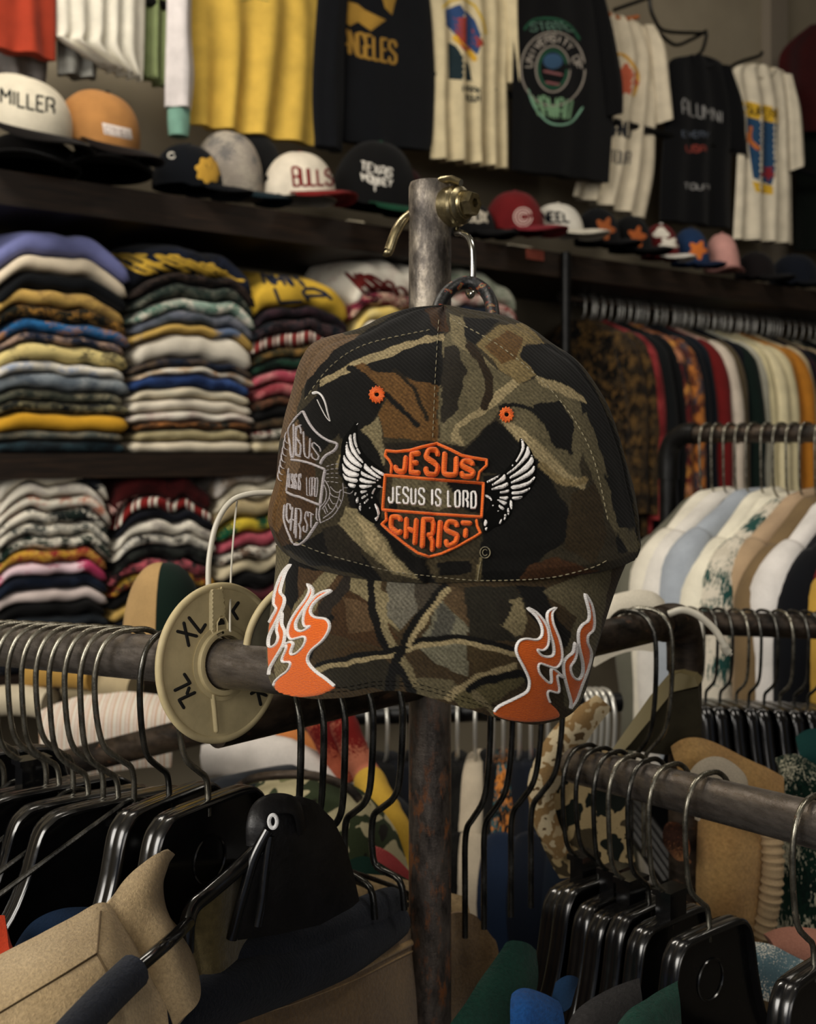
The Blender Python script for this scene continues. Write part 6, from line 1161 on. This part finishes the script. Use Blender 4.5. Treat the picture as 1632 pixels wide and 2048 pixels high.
# low racks of garments that close the view between the hangers
zl = R3a.z-.02; GB = 'dark garments on the low rail at left'
cb = [('black jacket', pl(24, 24, 26)), ('navy coat', pl(30, 36, 48)), ('charcoal jacket', pl(44, 44, 46)), ('grey-blue shirt', pl(96, 104, 120)), ('black coat', pl(20, 20, 22)), ('dark olive jacket', pl(50, 50, 38)), ('brown jacket', pl(66, 50, 36)), ('navy jacket', pl(24, 30, 44)), ('cream shirt', pl(190, 176, 146)), ('black shirt', pl(22, 22, 24)), ('wine coat', pl(90, 34, 40)), ('dark green coat', pl(26, 46, 38)), ('ink black coat', pl(20, 20, 24)), ('slate shirt', pl(60, 66, 76))]
for i, (w_, m) in enumerate(cb):
    loc = R3a.lerp(R3b, -.12+i*.078)+Vector((0, 0, 0)); garment('hanging_garment', w_+' on the mottled low rail, '+['at its left end', 'second', 'third', 'fourth', 'fifth', 'sixth', 'seventh', 'eighth', 'ninth', 'tenth', 'eleventh', 'twelfth', 'thirteenth', 'last before the post'][i]+(' from left' if 0 < i < 13 else ''), 'coat', loc, ang1+.1*math.sin(i*2), i % 5, m, None, GB, .9)
A7, B7 = P(640, 1432, 1.52), P(1190, 1416, 1.42)
o = obj('clothes_rail', MB().tube([A7+(B7-A7)*t for t in (0, .5, 1)], .013, 16), M_blk); tag(o, 'thin black rail low behind the post carrying dark garments', 'clothes rail')
GP = 'garments on the black rail behind the post'
mc = [(650, 'black jacket', pl(22, 22, 26), None), (690, 'dark blue jacket', pl(26, 34, 52), None), (728, 'black glossy coat', M_black, None), (766, 'charcoal coat', pl(34, 36, 40), None), (800, 'navy shirt', pl(28, 38, 60), None), (838, 'ink black coat', pl(20, 20, 22), None), (876, 'mustard shirt', pl(190, 136, 40), None), (914, 'black printed shirt', pf(BLK, (50, 50, 46), BLK), None), (952, 'cream shirt', pl(206, 190, 164), None), (984, 'black shirt', pl(22, 22, 24), None), (1008, 'orange and teal printed shirt', pf((30, 40, 44), (206, 120, 40), (50, 110, 120), (30, 34, 40), sc=1.6), pl(40, 66, 110)),
 (1036, 'dark navy sweatshirt', pl(24, 38, 64), None), (1062, 'navy blue sweatshirt', pl(26, 42, 72), None), (1092, 'red printed shirt', pf((150, 40, 36), (40, 40, 60), (190, 80, 60), sc=1.6), pl(200, 190, 170)), (1122, 'blue shirt', pl(22, 44, 74), None), (1150, 'deep blue shirt', pl(20, 38, 64), None), (1178, 'soft black coat', pl(20, 22, 24), None)]
for i, (px, w_, m, sm) in enumerate(mc):
    loc = rail_at(A7, B7, px); a = -PI/2+(.25 if px < 900 else -.06)+.05*math.sin(i*3)
    rel = 'at the left end of the thin black rail' if i == 0 else 'on the thin black rail, right of the '+mc[i-1][1]
    garment('hanging_garment', w_+' '+rel, 'shirt', loc, a, (i+1) % 5, m, sm, GP, .95)
    far_hanger(loc, a, 'black hanger holding the %s behind the post' % w_, 'hangers on the thin black rail')
for i, px in enumerate((1160, 1172, 1184, 1196, 1210)):
    far_hanger(P(px, 1408, 1.30), -PI/2+.3, 'bright hooked hanger in the bunch right of the cap brim, '+['nearest the brim', 'second from the brim', 'middle one', 'fourth from the brim', 'farthest from the brim'][i], 'bunched hangers right of the brim')
o = obj('clothes_rail', MB().tube([P(1148, 1408, 1.30), P(1240, 1404, 1.31)], .011, 14), M_blk); tag(o, 'short dark rail end right of the cap brim', 'clothes rail')
# green and tan cap hanging behind the left rail
GC = grp('baseball_cap', 'green and tan cap hanging behind the left rail, left of the disc', 'cap', (325, 1290, 1.15))
for nm, u0, u1, m in (('tan_panel', 0, .44, pl(190, 150, 92)), ('green_panel', .44, 1, pl(30, 66, 50))):
    rows = []
    for i in range(17):
        a = PI/2*i/16; rows.append([P(328-78*math.cos(PI*(u0+(u1-u0)*u))*math.sin(a)**.8, 1290-160*math.cos(a), 1.15-.045*math.sin(a)*math.sin(PI*(u0+(u1-u0)*u))) for u in np.linspace(0, 1, 14)])
    obj(nm, MB().sheet(rows, .003), m, GC)
